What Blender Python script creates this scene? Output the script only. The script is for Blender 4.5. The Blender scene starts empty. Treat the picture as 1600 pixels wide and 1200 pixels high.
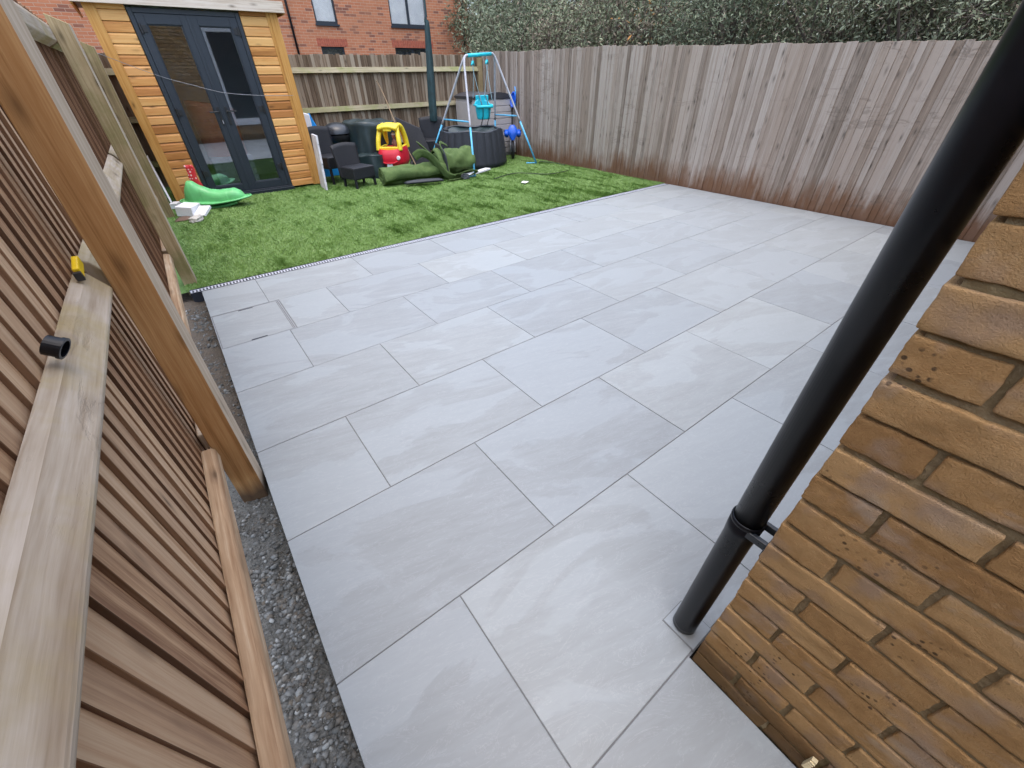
import bpy, bmesh, math, random
import numpy as np
from mathutils import Vector, Matrix, noise
random.seed(7); rng = np.random.default_rng(7)
R_ = math.radians
S = bpy.context.scene
col = S.collection

# ------------------------------------------------------------------ camera
cam_d = bpy.data.cameras.new('camera'); cam = bpy.data.objects.new('camera', cam_d); col.objects.link(cam)
cam_d.sensor_width = 36; cam_d.lens = 630.08/1600*36; cam_d.clip_start = 0.02; cam_d.clip_end = 300
CR = Matrix(((0.79673848,-0.60419291,-0.01259865),(-0.37533235,-0.4783898,-0.79389472),(0.47363849,0.63725516,-0.6079247)))
m3 = CR.transposed() @ Matrix(((1,0,0),(0,-1,0),(0,0,-1)))
cam.matrix_world = Matrix.Translation((0.189,-4.301,1.4762)) @ m3.to_4x4()
S.camera = cam
# ------------------------------------------------------------------ world / light
W = bpy.data.worlds.new("World"); S.world = W; W.use_nodes = True
wn = W.node_tree.nodes; wl = W.node_tree.links; wn.clear()
sky = wn.new('ShaderNodeTexSky'); sky.sky_type = 'NISHITA'; sky.sun_disc = False
SUN_EL, SUN_AZ = R_(82), R_(-160)
sky.sun_elevation = SUN_EL; sky.sun_rotation = SUN_AZ; sky.air_density = 1.0; sky.dust_density = 3.0; sky.ozone_density = 1.0
hs = wn.new('ShaderNodeHueSaturation'); hs.inputs['Saturation'].default_value = 0.95
bg = wn.new('ShaderNodeBackground'); bg.inputs['Strength'].default_value = 0.15
wo = wn.new('ShaderNodeOutputWorld')
wl.new(sky.outputs[0], hs.inputs['Color']); wl.new(hs.outputs[0], bg.inputs[0]); wl.new(bg.outputs[0], wo.inputs[0])
sd = bpy.data.lights.new('sun','SUN'); so = bpy.data.objects.new('sun', sd); col.objects.link(so)
sd.energy = 0.8; sd.angle = R_(120); sd.color = (1.0,0.97,0.93)
sdir = Vector((math.sin(SUN_AZ)*math.cos(SUN_EL), math.cos(SUN_AZ)*math.cos(SUN_EL), math.sin(SUN_EL)))
so.rotation_euler = sdir.to_track_quat('Z','Y').to_euler()
S.view_settings.view_transform = 'Standard'; S.view_settings.look = 'None'; S.view_settings.gamma = 1
S.view_settings.exposure = 1.5

# ------------------------------------------------------------------ materials
def newmat(name):
    m = bpy.data.materials.new(name); m.use_nodes = True
    nt = m.node_tree; b = nt.nodes['Principled BSDF']
    return m, nt, b
class N:
    """small node helper"""
    def __init__(s, nt): s.nt = nt
    def n(s, t, **k):
        x = s.nt.nodes.new(t)
        for a, v in k.items():
            if a.startswith('i_'): x.inputs[a[2:].replace('_',' ')].default_value = v
            else: setattr(x, a, v)
        return x
    def l(s, a, b): s.nt.links.new(a, b)
    def math(s, op, a, b=None, clamp=False):
        x = s.n('ShaderNodeMath', operation=op, use_clamp=clamp)
        for i, v in enumerate((a, b)):
            if v is None: continue
            if isinstance(v, (int, float)): x.inputs[i].default_value = v
            else: s.l(v, x.inputs[i])
        return x.outputs[0]
    def ramp(s, f, stops):
        x = s.n('ShaderNodeValToRGB'); e = x.color_ramp.elements
        while len(e) < len(stops): e.new(0.5)
        for q, (p, c) in zip(e, stops):
            q.position = p; q.color = (*c, 1) if len(c) == 3 else c
        s.l(f, x.inputs[0]); return x.outputs[0]
    def mix(s, f, a, b, mode='MIX'):
        x = s.n('ShaderNodeMix', data_type='RGBA', blend_type=mode)
        if isinstance(f, (int, float)): x.inputs[0].default_value = f
        else: s.l(f, x.inputs[0])
        for i, v in ((6, a), (7, b)):
            if isinstance(v, tuple): x.inputs[i].default_value = (*v, 1) if len(v) == 3 else v
            else: s.l(v, x.inputs[i])
        return x.outputs[2]
    def noise(s, vec, scale, detail=4, rough=.55, dist=0):
        x = s.n('ShaderNodeTexNoise'); x.inputs['Scale'].default_value = scale; x.inputs['Detail'].default_value = detail
        x.inputs['Roughness'].default_value = rough; x.inputs['Distortion'].default_value = dist
        if vec is not None: s.l(vec, x.inputs['Vector'])
        return x.outputs['Fac']
    def mapping(s, vec, sc=(1,1,1), loc=(0,0,0)):
        x = s.n('ShaderNodeMapping'); x.inputs['Scale'].default_value = sc; x.inputs['Location'].default_value = loc
        s.l(vec, x.inputs['Vector']); return x.outputs[0]
    def bump(s, h, strength, dist, normal=None):
        x = s.n('ShaderNodeBump'); x.inputs['Strength'].default_value = strength; x.inputs['Distance'].default_value = dist
        s.l(h, x.inputs['Height'])
        if normal is not None: s.l(normal, x.inputs['Normal'])
        return x.outputs[0]

def plain(name, c, rough=.5, var=.15, sc=20, bump=.1, bd=.002, metal=0, coat=0, spec=.5):
    m, nt, b = newmat(name); h = N(nt)
    tc = h.n('ShaderNodeTexCoord').outputs['Object']
    f = h.noise(tc, sc, 5, .6)
    d = tuple(x*(1-var) for x in c); e = tuple(min(1, x*(1+var)) for x in c)
    h.l(h.ramp(f, [(.3, d), (.7, e)]), b.inputs['Base Color'])
    h.l(h.math('ADD', h.math('MULTIPLY', f, .25), rough-.12), b.inputs['Roughness'])
    b.inputs['Metallic'].default_value = metal; b.inputs['Coat Weight'].default_value = coat
    b.inputs['Specular IOR Level'].default_value = spec
    if bump: h.l(h.bump(f, bump, bd), b.inputs['Normal'])
    return m

def wood(name, dark, mid, light, rough=.75, knots=True, moss=None, tint=None, wet=None, grain=1.0, hue_var=.35, stain=None, kpick=.62, chatter=0):
    """UV: u along the grain (m), v across (m), each board shifted; rnd attribute per board"""
    m, nt, b = newmat(name); h = N(nt)
    uv = h.n('ShaderNodeUVMap', uv_map='UVMap').outputs[0]
    at = h.n('ShaderNodeAttribute', attribute_name='rnd').outputs['Fac']
    pos = h.n('ShaderNodeNewGeometry').outputs['Position']
    warp = h.noise(h.mapping(uv, (1.6, 5, 1)), 1.0, 3)
    cx = h.n('ShaderNodeCombineXYZ'); sx = h.n('ShaderNodeSeparateXYZ'); h.l(uv, sx.inputs[0])
    h.l(sx.outputs[0], cx.inputs[0]); h.l(h.math('ADD', sx.outputs[1], h.math('MULTIPLY', warp, .03)), cx.inputs[1]); h.l(h.math('MULTIPLY', at, 17.), cx.inputs[2])
    v = cx.outputs[0]
    g1 = h.noise(h.mapping(v, (1.5, 55*grain, 1)), 1.0, 5, .65)
    g2 = h.noise(h.mapping(v, (5, 230*grain, 1)), 1.0, 3, .6)
    bl = h.noise(h.mapping(v, (2.5, 9, 1)), 1.0, 4, .6)
    f = h.math('ADD', h.math('MULTIPLY', g1, .55), h.math('ADD', h.math('MULTIPLY', g2, .2), h.math('MULTIPLY', bl, .25)))
    f = h.math('ADD', f, h.math('MULTIPLY', h.math('SUBTRACT', at, .5), hue_var))
    c = h.ramp(f, [(.35, dark), (.485, mid), (.62, light)])
    if tint:   # some boards greyer / redder
        c = h.mix(h.math('MULTIPLY', h.math('FRACT', h.math('MULTIPLY', at, 7.31)), .45), c, tint)
    hgt = g1
    if knots:
        vo = h.n('ShaderNodeTexVoronoi'); vo.feature = 'F1'
        h.l(h.mapping(v, (4.5, 13, 1)), vo.inputs['Vector']); vo.inputs['Scale'].default_value = 1.0
        kk = h.math('ADD', vo.outputs['Distance'], h.math('MULTIPLY', g1, .06))
        sc = h.n('ShaderNodeSeparateColor'); h.l(vo.outputs['Color'], sc.inputs[0])
        pick = h.math('GREATER_THAN', sc.outputs[0], kpick)
        kn = h.ramp(kk, [(.08, (1,1,1)), (.17, (.45,.45,.45)), (.32, (0,0,0))])
        kf = h.math('MULTIPLY', kn, pick)
        c = h.mix(h.math('MULTIPLY', kf, .8), c, tuple(x*.35 for x in dark))
    if moss:
        mf = h.noise(pos, 3.0, 5, .65)
        c = h.mix(h.ramp(mf, [(.45, (0,0,0)), (.68, (.75,.75,.75))]), c, moss)
    if stain:  # damp, soil-splashed foot: (colour, height, softness)
        sp = h.n('ShaderNodeSeparateXYZ'); h.l(pos, sp.inputs[0])
        nz = h.noise(h.mapping(pos, (2.6, 2.6, 1.2)), 1.0, 5, .7)
        nb = h.noise(h.mapping(v, (1.2, 18, 1)), 1.0, 3, .6)
        lim = h.math('ADD', h.math('MULTIPLY', nz, stain[1]*2.2), h.math('MULTIPLY', nb, stain[1]*1.2))
        lim = h.math('SUBTRACT', lim, stain[1]*.8)
        q = h.math('DIVIDE', h.math('SUBTRACT', lim, sp.outputs[2]), stain[2], clamp=True)
        c = h.mix(h.math('MULTIPLY', q, .9), c, stain[0])
    h.l(c, b.inputs['Base Color']); b.inputs['Roughness'].default_value = rough
    b.inputs['Specular IOR Level'].default_value = .3
    hh = h.math('ADD', g1, h.math('MULTIPLY', g2, .5))
    if chatter:   # rough sawn tears that run across neighbouring boards
        ch = h.noise(h.mapping(pos, (3, 3, 9)), 1.0, 6, .7, 1.2); cm = h.noise(h.mapping(pos, (1.1, 1.1, 1.6)), 1.0, 3, .5)
        tear = h.math('MULTIPLY', h.ramp(ch, [(.54, (0,0,0)), (.6, (1,1,1)), (.66, (0,0,0))]), h.ramp(cm, [(.46, (0,0,0)), (.6, (1,1,1))]))
        c2 = h.mix(h.math('MULTIPLY', tear, chatter), c, tuple(x*.6 for x in dark)); h.l(c2, b.inputs['Base Color'])
        hh = h.math('SUBTRACT', hh, h.math('MULTIPLY', tear, 1.2))
    h.l(h.bump(hh, .5, .0025), b.inputs['Normal'])
    return m

M = {}
M['fence_l'] = wood('left fence board', (.22,.105,.05), (.46,.28,.155), (.6,.42,.265), tint=(.44,.3,.195), hue_var=.18, kpick=.35)
M['fence_edge_shade'] = wood('shaded sawn board edge', (.085,.043,.023), (.155,.082,.045), (.24,.14,.08), knots=False)  # treated edge brown, with the shade on the step faces painted in
M['post'] = wood('fence post', (.18,.085,.028), (.34,.175,.065), (.45,.265,.115), hue_var=.1, kpick=.3, stain=((.045,.028,.018), .06, .1))
M['post_g'] = wood('weathered fence post', (.17,.13,.065), (.3,.225,.12), (.42,.34,.2), moss=(.18,.175,.06), hue_var=.1)
M['post_face_lit'] = wood('sky-lit silvered post face', (.28,.22,.15), (.42,.34,.25), (.52,.44,.34), hue_var=.1, stain=((.045,.028,.018), .05, .1))  # weathered side; sky light falling on it painted in as paler wood
M['rail'] = wood('rail', (.27,.205,.14), (.41,.345,.27), (.52,.46,.39), moss=(.34,.265,.1), hue_var=.15, grain=.6, kpick=.3, chatter=.3)
M['rail_low'] = wood('low rail', (.24,.14,.075), (.41,.28,.17), (.6,.5,.37), hue_var=.15, grain=.6, kpick=.3)
M['fence_r'] = wood('right fence board', (.17,.135,.105), (.31,.257,.212), (.42,.365,.315), tint=(.33,.25,.19), hue_var=.3, kpick=.4, chatter=.4,
                    stain=((.16,.075,.035), .4, .3), rough=.8)
M['fence_b'] = wood('back fence board', (.1,.07,.045), (.215,.16,.11), (.36,.3,.225), tint=(.2,.13,.08), hue_var=.5)
M['rail_b'] = wood('back rail', (.16,.15,.08), (.28,.25,.16), (.37,.33,.23), moss=(.2,.23,.07))
M['shed'] = wood('orange cladding', (.36,.145,.035), (.63,.3,.085), (.75,.44,.16), rough=.55, hue_var=.4, tint=(.6,.25,.085), kpick=.45)
M['shed_trim'] = wood('orange trim', (.36,.15,.035), (.52,.25,.06), (.6,.33,.1), rough=.55, hue_var=.1)
M['fascia'] = wood('fascia', (.45,.36,.27), (.62,.54,.45), (.7,.64,.56), hue_var=.1)
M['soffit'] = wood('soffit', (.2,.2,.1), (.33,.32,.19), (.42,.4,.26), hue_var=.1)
M['stick'] = plain('bamboo cane', (.2,.14,.08), .7)
M['anth'] = plain('anthracite upvc', (.021,.029,.04), .42, .08, 40, .05)
M['anth_gl'] = plain('anthracite gloss', (.02,.026,.034), .3, .08, 40, .03)
M['pipe'] = plain('black downpipe', (.004,.005,.008), .3, .4, 9, .05, .001, spec=.3)
M['black'] = plain('black plastic', (.015,.016,.018), .45, .2, 30, .05)
M['rub'] = plain('dark rubber', (.02,.024,.032), .6, .3, 30, .1)
M['red'] = plain('red plastic', (.55,.012,.03), .35, .1, 10, .02)
M['yellow'] = plain('yellow plastic', (.78,.62,.03), .4, .12, 12, .03)
M['yclip'] = plain('yellow clip', (.8,.55,.01), .4, .05)
M['teal'] = plain('teal plastic', (.015,.5,.62), .35, .1, 15, .02)
M['blue'] = plain('blue plastic', (.008,.1,.6), .33, .12, 15, .02)
M['lblue'] = plain('light blue plastic', (.02,.3,.75), .35, .1, 15, .02)
M['silver'] = plain('grey painted steel', (.42,.43,.47), .45, .12, 15, .02)
M['bluebar'] = plain('blue painted steel', (.1,.45,.72), .4, .1, 15, .02)
M['gtoy'] = plain('green plastic', (.14,.52,.19), .38, .12, 8, .03)
M['white'] = plain('white foam', (.78,.79,.82), .7, .06, 60, .1)
M['whitep'] = plain('scuffed white board', (.6,.6,.62), .6, .2, 8, .1)
M['stone'] = plain('mortar lump', (.5,.48,.44), .9, .25, 30, .6, .01)
M['dstone'] = plain('dark stone', (.1,.11,.12), .8, .3, 30, .5, .01)
M['tarp'] = plain('dark green tarpaulin', (.014,.028,.03), .38, .25, 6, .15, .004)
M['paras'] = plain('dark green parasol cover', (.011,.038,.042), .62, .4, 14, .15, .004)
M['rope'] = plain('rope', (.3,.45,.5), .8)
M['boxg'] = plain('grey-beige resin', (.46,.43,.41), .5, .06, 10, .03)
M['boxlid'] = plain('charcoal resin lid', (.04,.04,.045), .5, .1, 10, .05)
M['skin'] = plain('doll', (.3,.12,.09), .6)
M['wire'] = plain('wire', (.3,.3,.32), .4)
M['orange'] = plain('terracotta seat', (.75,.17,.08), .5, .1, 10)
M['soil'] = plain('soil', (.1,.075,.055), .95, .45, 30, .9, .02)
def m_grit():
    m, nt, b = newmat('grit over soil'); h = N(nt); pos = h.n('ShaderNodeNewGeometry').outputs['Position']
    sx = h.n('ShaderNodeSeparateXYZ'); h.l(pos, sx.inputs[0])
    f = h.noise(pos, 120, 4, .7); k = h.math('ADD', h.math('MULTIPLY', h.math('SUBTRACT', -2.35, sx.outputs[1]), 1.5), h.math('MULTIPLY', h.noise(pos, 9, 4, .6), 1.9))
    c = h.mix(h.ramp(k, [(.55, (0,0,0)), (1, (1,1,1))]), h.ramp(f, [(.3, (.045,.035,.025)), (.7, (.14,.11,.08))]), h.ramp(f, [(.3, (.045,.044,.038)), (.7, (.15,.15,.138))]))
    h.l(c, b.inputs['Base Color']); b.inputs['Roughness'].default_value = .95; h.l(h.bump(f, 1, .012), b.inputs['Normal']); return m
M['grit'] = m_grit()
M['white_frame'] = plain('white frame', (.7,.7,.7), .4)
M['pale_wall'] = plain('pale interior lining', (.66,.66,.56), .8, .1, 3)
M['interior_floor'] = plain('interior floor', (.3,.3,.27), .6, .2, 5)
M['drain_dark'] = plain('drain channel', (.01,.012,.02), .6)
M['grating'] = plain('galvanised grating', (.46,.48,.53), .45, .15, 60, .05)

def m_rattan():
    m, nt, b = newmat('black rattan weave'); h = N(nt)
    tc = h.n('ShaderNodeTexCoord').outputs['Object']
    w1 = h.n('ShaderNodeTexWave'); w1.inputs['Scale'].default_value = 30; w1.bands_direction = 'Z'; h.l(tc, w1.inputs['Vector'])
    w2 = h.n('ShaderNodeTexWave'); w2.inputs['Scale'].default_value = 30; w2.bands_direction = 'X'; h.l(tc, w2.inputs['Vector'])
    f = h.math('MULTIPLY', w1.outputs['Fac'], w2.outputs['Fac'])
    h.l(h.ramp(f, [(.0, (.006,.007,.011)), (1, (.018,.021,.028))]), b.inputs['Base Color'])
    b.inputs['Roughness'].default_value = .5; h.l(h.bump(f, .6, .004), b.inputs['Normal']); return m
M['rattan'] = m_rattan()

def m_paver():
    m, nt, b = newmat('porcelain paving'); h = N(nt)
    uv = h.n('ShaderNodeUVMap', uv_map='UVMap').outputs[0]
    at = h.n('ShaderNodeAttribute', attribute_name='rnd').outputs['Fac']
    cx = h.n('ShaderNodeCombineXYZ'); sx = h.n('ShaderNodeSeparateXYZ'); h.l(uv, sx.inputs[0])
    h.l(sx.outputs[0], cx.inputs[0]); h.l(sx.outputs[1], cx.inputs[1]); h.l(h.math('MULTIPLY', at, 23.), cx.inputs[2]); v = cx.outputs[0]
    rot = h.n('ShaderNodeMapping'); rot.inputs['Rotation'].default_value = (0,0,R_(14)); h.l(v, rot.inputs['Vector']); vr = rot.outputs[0]
    big = h.noise(h.mapping(vr, (1.3, 2.6, 1)), 1.0, 6, .55, .8)          # cleft zones with fairly sharp borders
    zone = h.ramp(big, [(.47, (0,0,0)), (.495, (.75,.75,.75)), (.56, (1,1,1))])
    streak = h.noise(h.mapping(vr, (3.5, 22, 1)), 1.0, 6, .62, .6)
    fine = h.noise(h.mapping(vr, (40, 110, 1)), 1.0, 4, .6)
    vein = h.noise(h.mapping(vr, (5, 14, 1)), 1.0, 7, .7, 1.6)
    vl = h.ramp(h.math('ABSOLUTE', h.math('SUBTRACT', vein, .5)), [(.0, (1,1,1)), (.012, (0,0,0))])
    base = h.mix(zone, (.3,.328,.338), (.258,.277,.28))
    base = h.mix(h.ramp(streak, [(.35, (0,0,0)), (.68, (.55,.55,.55))]), base, (.335,.365,.378))
    base = h.mix(h.math('MULTIPLY', vl, h.math('MULTIPLY', fine, .8)), base, (.42,.435,.455))
    base = h.mix(h.math('MULTIPLY', h.math('SUBTRACT', 1, fine), .22), base, (.2,.205,.212))
    tn = h.mix(at, (.9,.91,.93), (1.04,1.04,1.03))
    base = h.mix(1.0, base, tn, 'MULTIPLY')
    h.l(base, b.inputs['Base Color'])
    pos = h.n('ShaderNodeNewGeometry').outputs['Position']
    damp = h.noise(h.mapping(pos, (.9, 1.2, 1)), 1.0, 3, .5, .3)
    r = h.math('ADD', h.math('MULTIPLY', zone, .1), h.math('ADD', h.math('MULTIPLY', streak, .16), h.math('MULTIPLY', damp, .22)))
    h.l(h.math('ADD', r, .2), b.inputs['Roughness'])
    b.inputs['Specular IOR Level'].default_value = .45
    hh = h.math('ADD', h.math('MULTIPLY', streak, .6), h.math('ADD', h.math('MULTIPLY', fine, .12), h.math('MULTIPLY', zone, .35)))
    h.l(h.bump(hh, .35, .003), b.inputs['Normal'])
    return m
M['paver'] = m_paver()
M['grout'] = plain('grey grout', (.16,.165,.17), .9, .15, 50, .2)
M['grout2'] = plain('cover frame', (.25,.265,.28), .6, .1, 50, .05)

def m_lawn(name, blades):
    m, nt, b = newmat(name); h = N(nt)
    pos = h.n('ShaderNodeNewGeometry').outputs['Position']
    big = h.noise(h.mapping(pos, (2.2, 3.4, 1)), 1.0, 5, .65, .4)
    c = h.ramp(big, [(.28, (.1,.19,.034)), (.5, (.117,.215,.04)), (.72, (.14,.25,.052))])
    if blades:
        at = h.n('ShaderNodeAttribute', attribute_name='rnd').outputs['Fac']
        c = h.mix(h.ramp(at, [(0, (0,0,0)), (1, (.8,.8,.8))]), c, (.175,.3,.07))
        b.inputs['Roughness'].default_value = .5
    else:
        fi = h.noise(h.mapping(pos, (60, 60, 60)), 1.0, 3, .6)
        c = h.mix(fi, c, (.04,.09,.025)); b.inputs['Roughness'].default_value = .8
        h.l(h.bump(fi, .8, .01), b.inputs['Normal'])
    h.l(c, b.inputs['Base Color']); return m
M['lawn'] = m_lawn('lawn backing', False); M['blade'] = m_lawn('turf blade', True)

def m_gravel():
    m, nt, b = newmat('crushed grey stone'); h = N(nt)
    at = h.n('ShaderNodeAttribute', attribute_name='rnd').outputs['Fac']
    tc = h.n('ShaderNodeNewGeometry').outputs['Position']
    f = h.noise(tc, 180, 3)
    c = h.ramp(at, [(0, (.045,.045,.041)), (.45, (.095,.098,.094)), (.6, (.08,.062,.042)), (.75, (.125,.13,.126)), (.9, (.165,.172,.168)), (1, (.28,.29,.28))])
    c = h.mix(h.math('MULTIPLY', f, .35), c, (.11,.105,.09)); h.l(c, b.inputs['Base Color']); b.inputs['Roughness'].default_value = .75
    h.l(h.bump(f, .5, .003), b.inputs['Normal']); return m
M['gravel'] = m_gravel()

def m_brick(name, stops, spots=True, bumpd=.006, chalk=(.42,.36,.3)):
    m, nt, b = newmat(name); h = N(nt)
    at = h.n('ShaderNodeAttribute', attribute_name='rnd').outputs['Fac']
    pos = h.n('ShaderNodeNewGeometry').outputs['Position']
    f1 = h.noise(pos, 9, 5, .6); f2 = h.noise(h.mapping(pos, (1, 85, 120)), 1, 5, .7); f3 = h.noise(pos, 330, 4, .7)
    f = h.math('ADD', h.math('MULTIPLY', f1, .5), h.math('ADD', h.math('MULTIPLY', f2, .3), h.math('MULTIPLY', at, .25)))
    c = h.ramp(f, stops); c = h.mix(h.math('MULTIPLY', f3, .35), c, (.2,.12,.06))
    wh = h.noise(h.mapping(pos, (7, 7, 11)), 1, 4, .6, .5); c_m = (.16,.12,.05)
    c = h.mix(h.ramp(wh, [(.56, (0,0,0)), (.72, (.55,.55,.55))]), c, chalk)
    hg = h.math('ADD', h.math('MULTIPLY', f2, .22), h.math('MULTIPLY', f3, 1.0))
    if spots:
        vo = h.n('ShaderNodeTexVoronoi'); vo.inputs['Scale'].default_value = 70; h.l(pos, vo.inputs['Vector'])
        msk = h.noise(pos, 6.5, 2, .5)
        sp = h.math('MULTIPLY', h.ramp(vo.outputs['Distance'], [(.2, (1,1,1)), (.3, (0,0,0))]), h.ramp(msk, [(.6, (0,0,0)), (.64, (1,1,1))]))
        c = h.mix(h.math('MULTIPLY', sp, .8), c, (.04,.028,.022))
    mv = h.noise(pos, 11, 3, .5); c = h.mix(h.ramp(mv, [(.52, (0,0,0)), (.68, (.7,.7,.7))]), c, (.34,.24,.17) if spots else c_m)
    if spots:
        sz = h.n('ShaderNodeSeparateXYZ'); h.l(pos, sz.inputs[0])
        c = h.mix(h.ramp(h.math('SUBTRACT', sz.outputs[2], h.math('MULTIPLY', mv, .12)), [(.03, (.75,.75,.75)), (.12, (0,0,0))]), c, (.1,.06,.03))
    h.l(c, b.inputs['Base Color']); b.inputs['Roughness'].default_value = 1; b.inputs['Specular IOR Level'].default_value = .05
    h.l(h.bump(hg, .9, bumpd), b.inputs['Normal']); return m
M['brick'] = m_brick('tan facing brick', [(.28, (.28,.15,.06)), (.48, (.42,.245,.103)), (.62, (.51,.32,.148)), (.8, (.44,.265,.12))])
M['mortar'] = m_brick('olive mortar', [(.3, (.17,.13,.07)), (.5, (.27,.215,.125)), (.7, (.38,.315,.2))], False, .004, (.2,.15,.08))

def m_farbrick():
    m, nt, b = newmat('red brickwork'); h = N(nt)
    tc = h.n('ShaderNodeTexCoord').outputs['Object']
    sx = h.n('ShaderNodeSeparateXYZ'); h.l(tc, sx.inputs[0]); cx = h.n('ShaderNodeCombineXYZ')
    h.l(sx.outputs[0], cx.inputs[0]); h.l(sx.outputs[2], cx.inputs[1])
    br = h.n('ShaderNodeTexBrick'); h.l(cx.outputs[0], br.inputs['Vector'])
    br.inputs['Scale'].default_value = 1; br.inputs['Brick Width'].default_value = .225; br.inputs['Row Height'].default_value = .075
    br.inputs['Mortar Size'].default_value = .0055; br.inputs['Mortar Smooth'].default_value = .3; br.inputs['Bias'].default_value = 0
    br.inputs['Color1'].default_value = (.5,.2,.1,1); br.inputs['Color2'].default_value = (.4,.135,.065,1); br.inputs['Mortar'].default_value = (.5,.38,.27,1)
    f = h.noise(tc, 1.2, 5, .7)
    sn = h.n('ShaderNodeTexBrick'); h.l(cx.outputs[0], sn.inputs['Vector'])
    for k, v in (('Scale',1),('Brick Width',.225),('Row Height',.075),('Mortar Size',0)): sn.inputs[k].default_value = v
    sn.inputs['Color1'].default_value = (0,0,0,1); sn.inputs['Color2'].default_value = (1,1,1,1); sn.offset = .5
    dk = h.math('GREATER_THAN', sn.outputs['Color'], .82)
    c = h.mix(h.math('MULTIPLY', dk, .65), br.outputs['Color'], (.12,.055,.05))
    c = h.mix(br.outputs['Fac'], c, (.48,.36,.26))
    c = h.mix(h.ramp(f, [(.4, (0,0,0)), (.7, (.5,.5,.5))]), c, (.4,.185,.1))
    h.l(c, b.inputs['Base Color']); b.inputs['Roughness'].default_value = .9
    h.l(h.bump(h.math('SUBTRACT', 1, br.outputs['Fac']), .6, .006), b.inputs['Normal']); return m
M['farbrick'] = m_farbrick()

def m_glass(name, col=(.9,.95,1), alpha=.25, rough=.02):
    """a pane: part clear, part mirror by angle"""
    m, nt, b = newmat(name); h = N(nt); nt.nodes.remove(b)
    out = [x for x in nt.nodes if x.type == 'OUTPUT_MATERIAL'][0]
    tr = h.n('ShaderNodeBsdfTransparent'); tr.inputs[0].default_value = (*[x*.93 for x in col], 1)
    gl = h.n('ShaderNodeBsdfGlossy'); gl.inputs['Roughness'].default_value = rough; gl.inputs['Color'].default_value = (*col, 1)
    ge = h.n('ShaderNodeNewGeometry'); dp_ = h.n('ShaderNodeVectorMath', operation='DOT_PRODUCT'); h.l(ge.outputs['Incoming'], dp_.inputs[0]); h.l(ge.outputs['Normal'], dp_.inputs[1])
    fz = h.math('POWER', h.math('SUBTRACT', 1, h.math('ABSOLUTE', dp_.outputs['Value'])), 5)
    mx = h.n('ShaderNodeMixShader'); h.l(h.math('ADD', fz, alpha, True), mx.inputs[0])
    h.l(tr.outputs[0], mx.inputs[1]); h.l(gl.outputs[0], mx.inputs[2]); h.l(mx.outputs[0], out.inputs[0]); return m
M['glass'] = m_glass('door glass', (.8,.84,.88), .24)
M['farglass'] = m_glass('window glass', (1,1,1), .1)
M['curtain'] = plain('pale curtain', (.86,.91,.95), .8, .12, 2)

def m_leaf(name, stops, rough=.4):
    m, nt, b = newmat(name); h = N(nt)
    at = h.n('ShaderNodeAttribute', attribute_name='rnd').outputs['Fac']
    h.l(h.ramp(at, stops), b.inputs['Base Color']); b.inputs['Roughness'].default_value = rough
    b.inputs['Specular IOR Level'].default_value = .3; return m
M['leaf_a'] = m_leaf('glossy evergreen leaf', [(0, (.09,.115,.07)), (.6, (.155,.19,.12)), (1, (.225,.265,.175))], .55)
M['leaf_b'] = m_leaf('olive leaf', [(0, (.12,.145,.085)), (.6, (.205,.235,.14)), (1, (.29,.32,.2))], .6)
M['leaf_c'] = m_leaf('pale grey green leaf', [(0, (.2,.225,.15)), (.6, (.32,.355,.24)), (1, (.43,.47,.33))], .5)
M['leaf_d'] = m_leaf('dry brown leaf', [(0, (.11,.088,.06)), (.6, (.2,.165,.12)), (1, (.3,.25,.19))], .7)
M['leaf_o'] = m_leaf('orange leaf', [(0, (.35,.14,.03)), (1, (.6,.3,.08))], .6)
M['twig'] = plain('grey brown twig', (.11,.09,.075), .85, .3, 10, .2)

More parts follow.
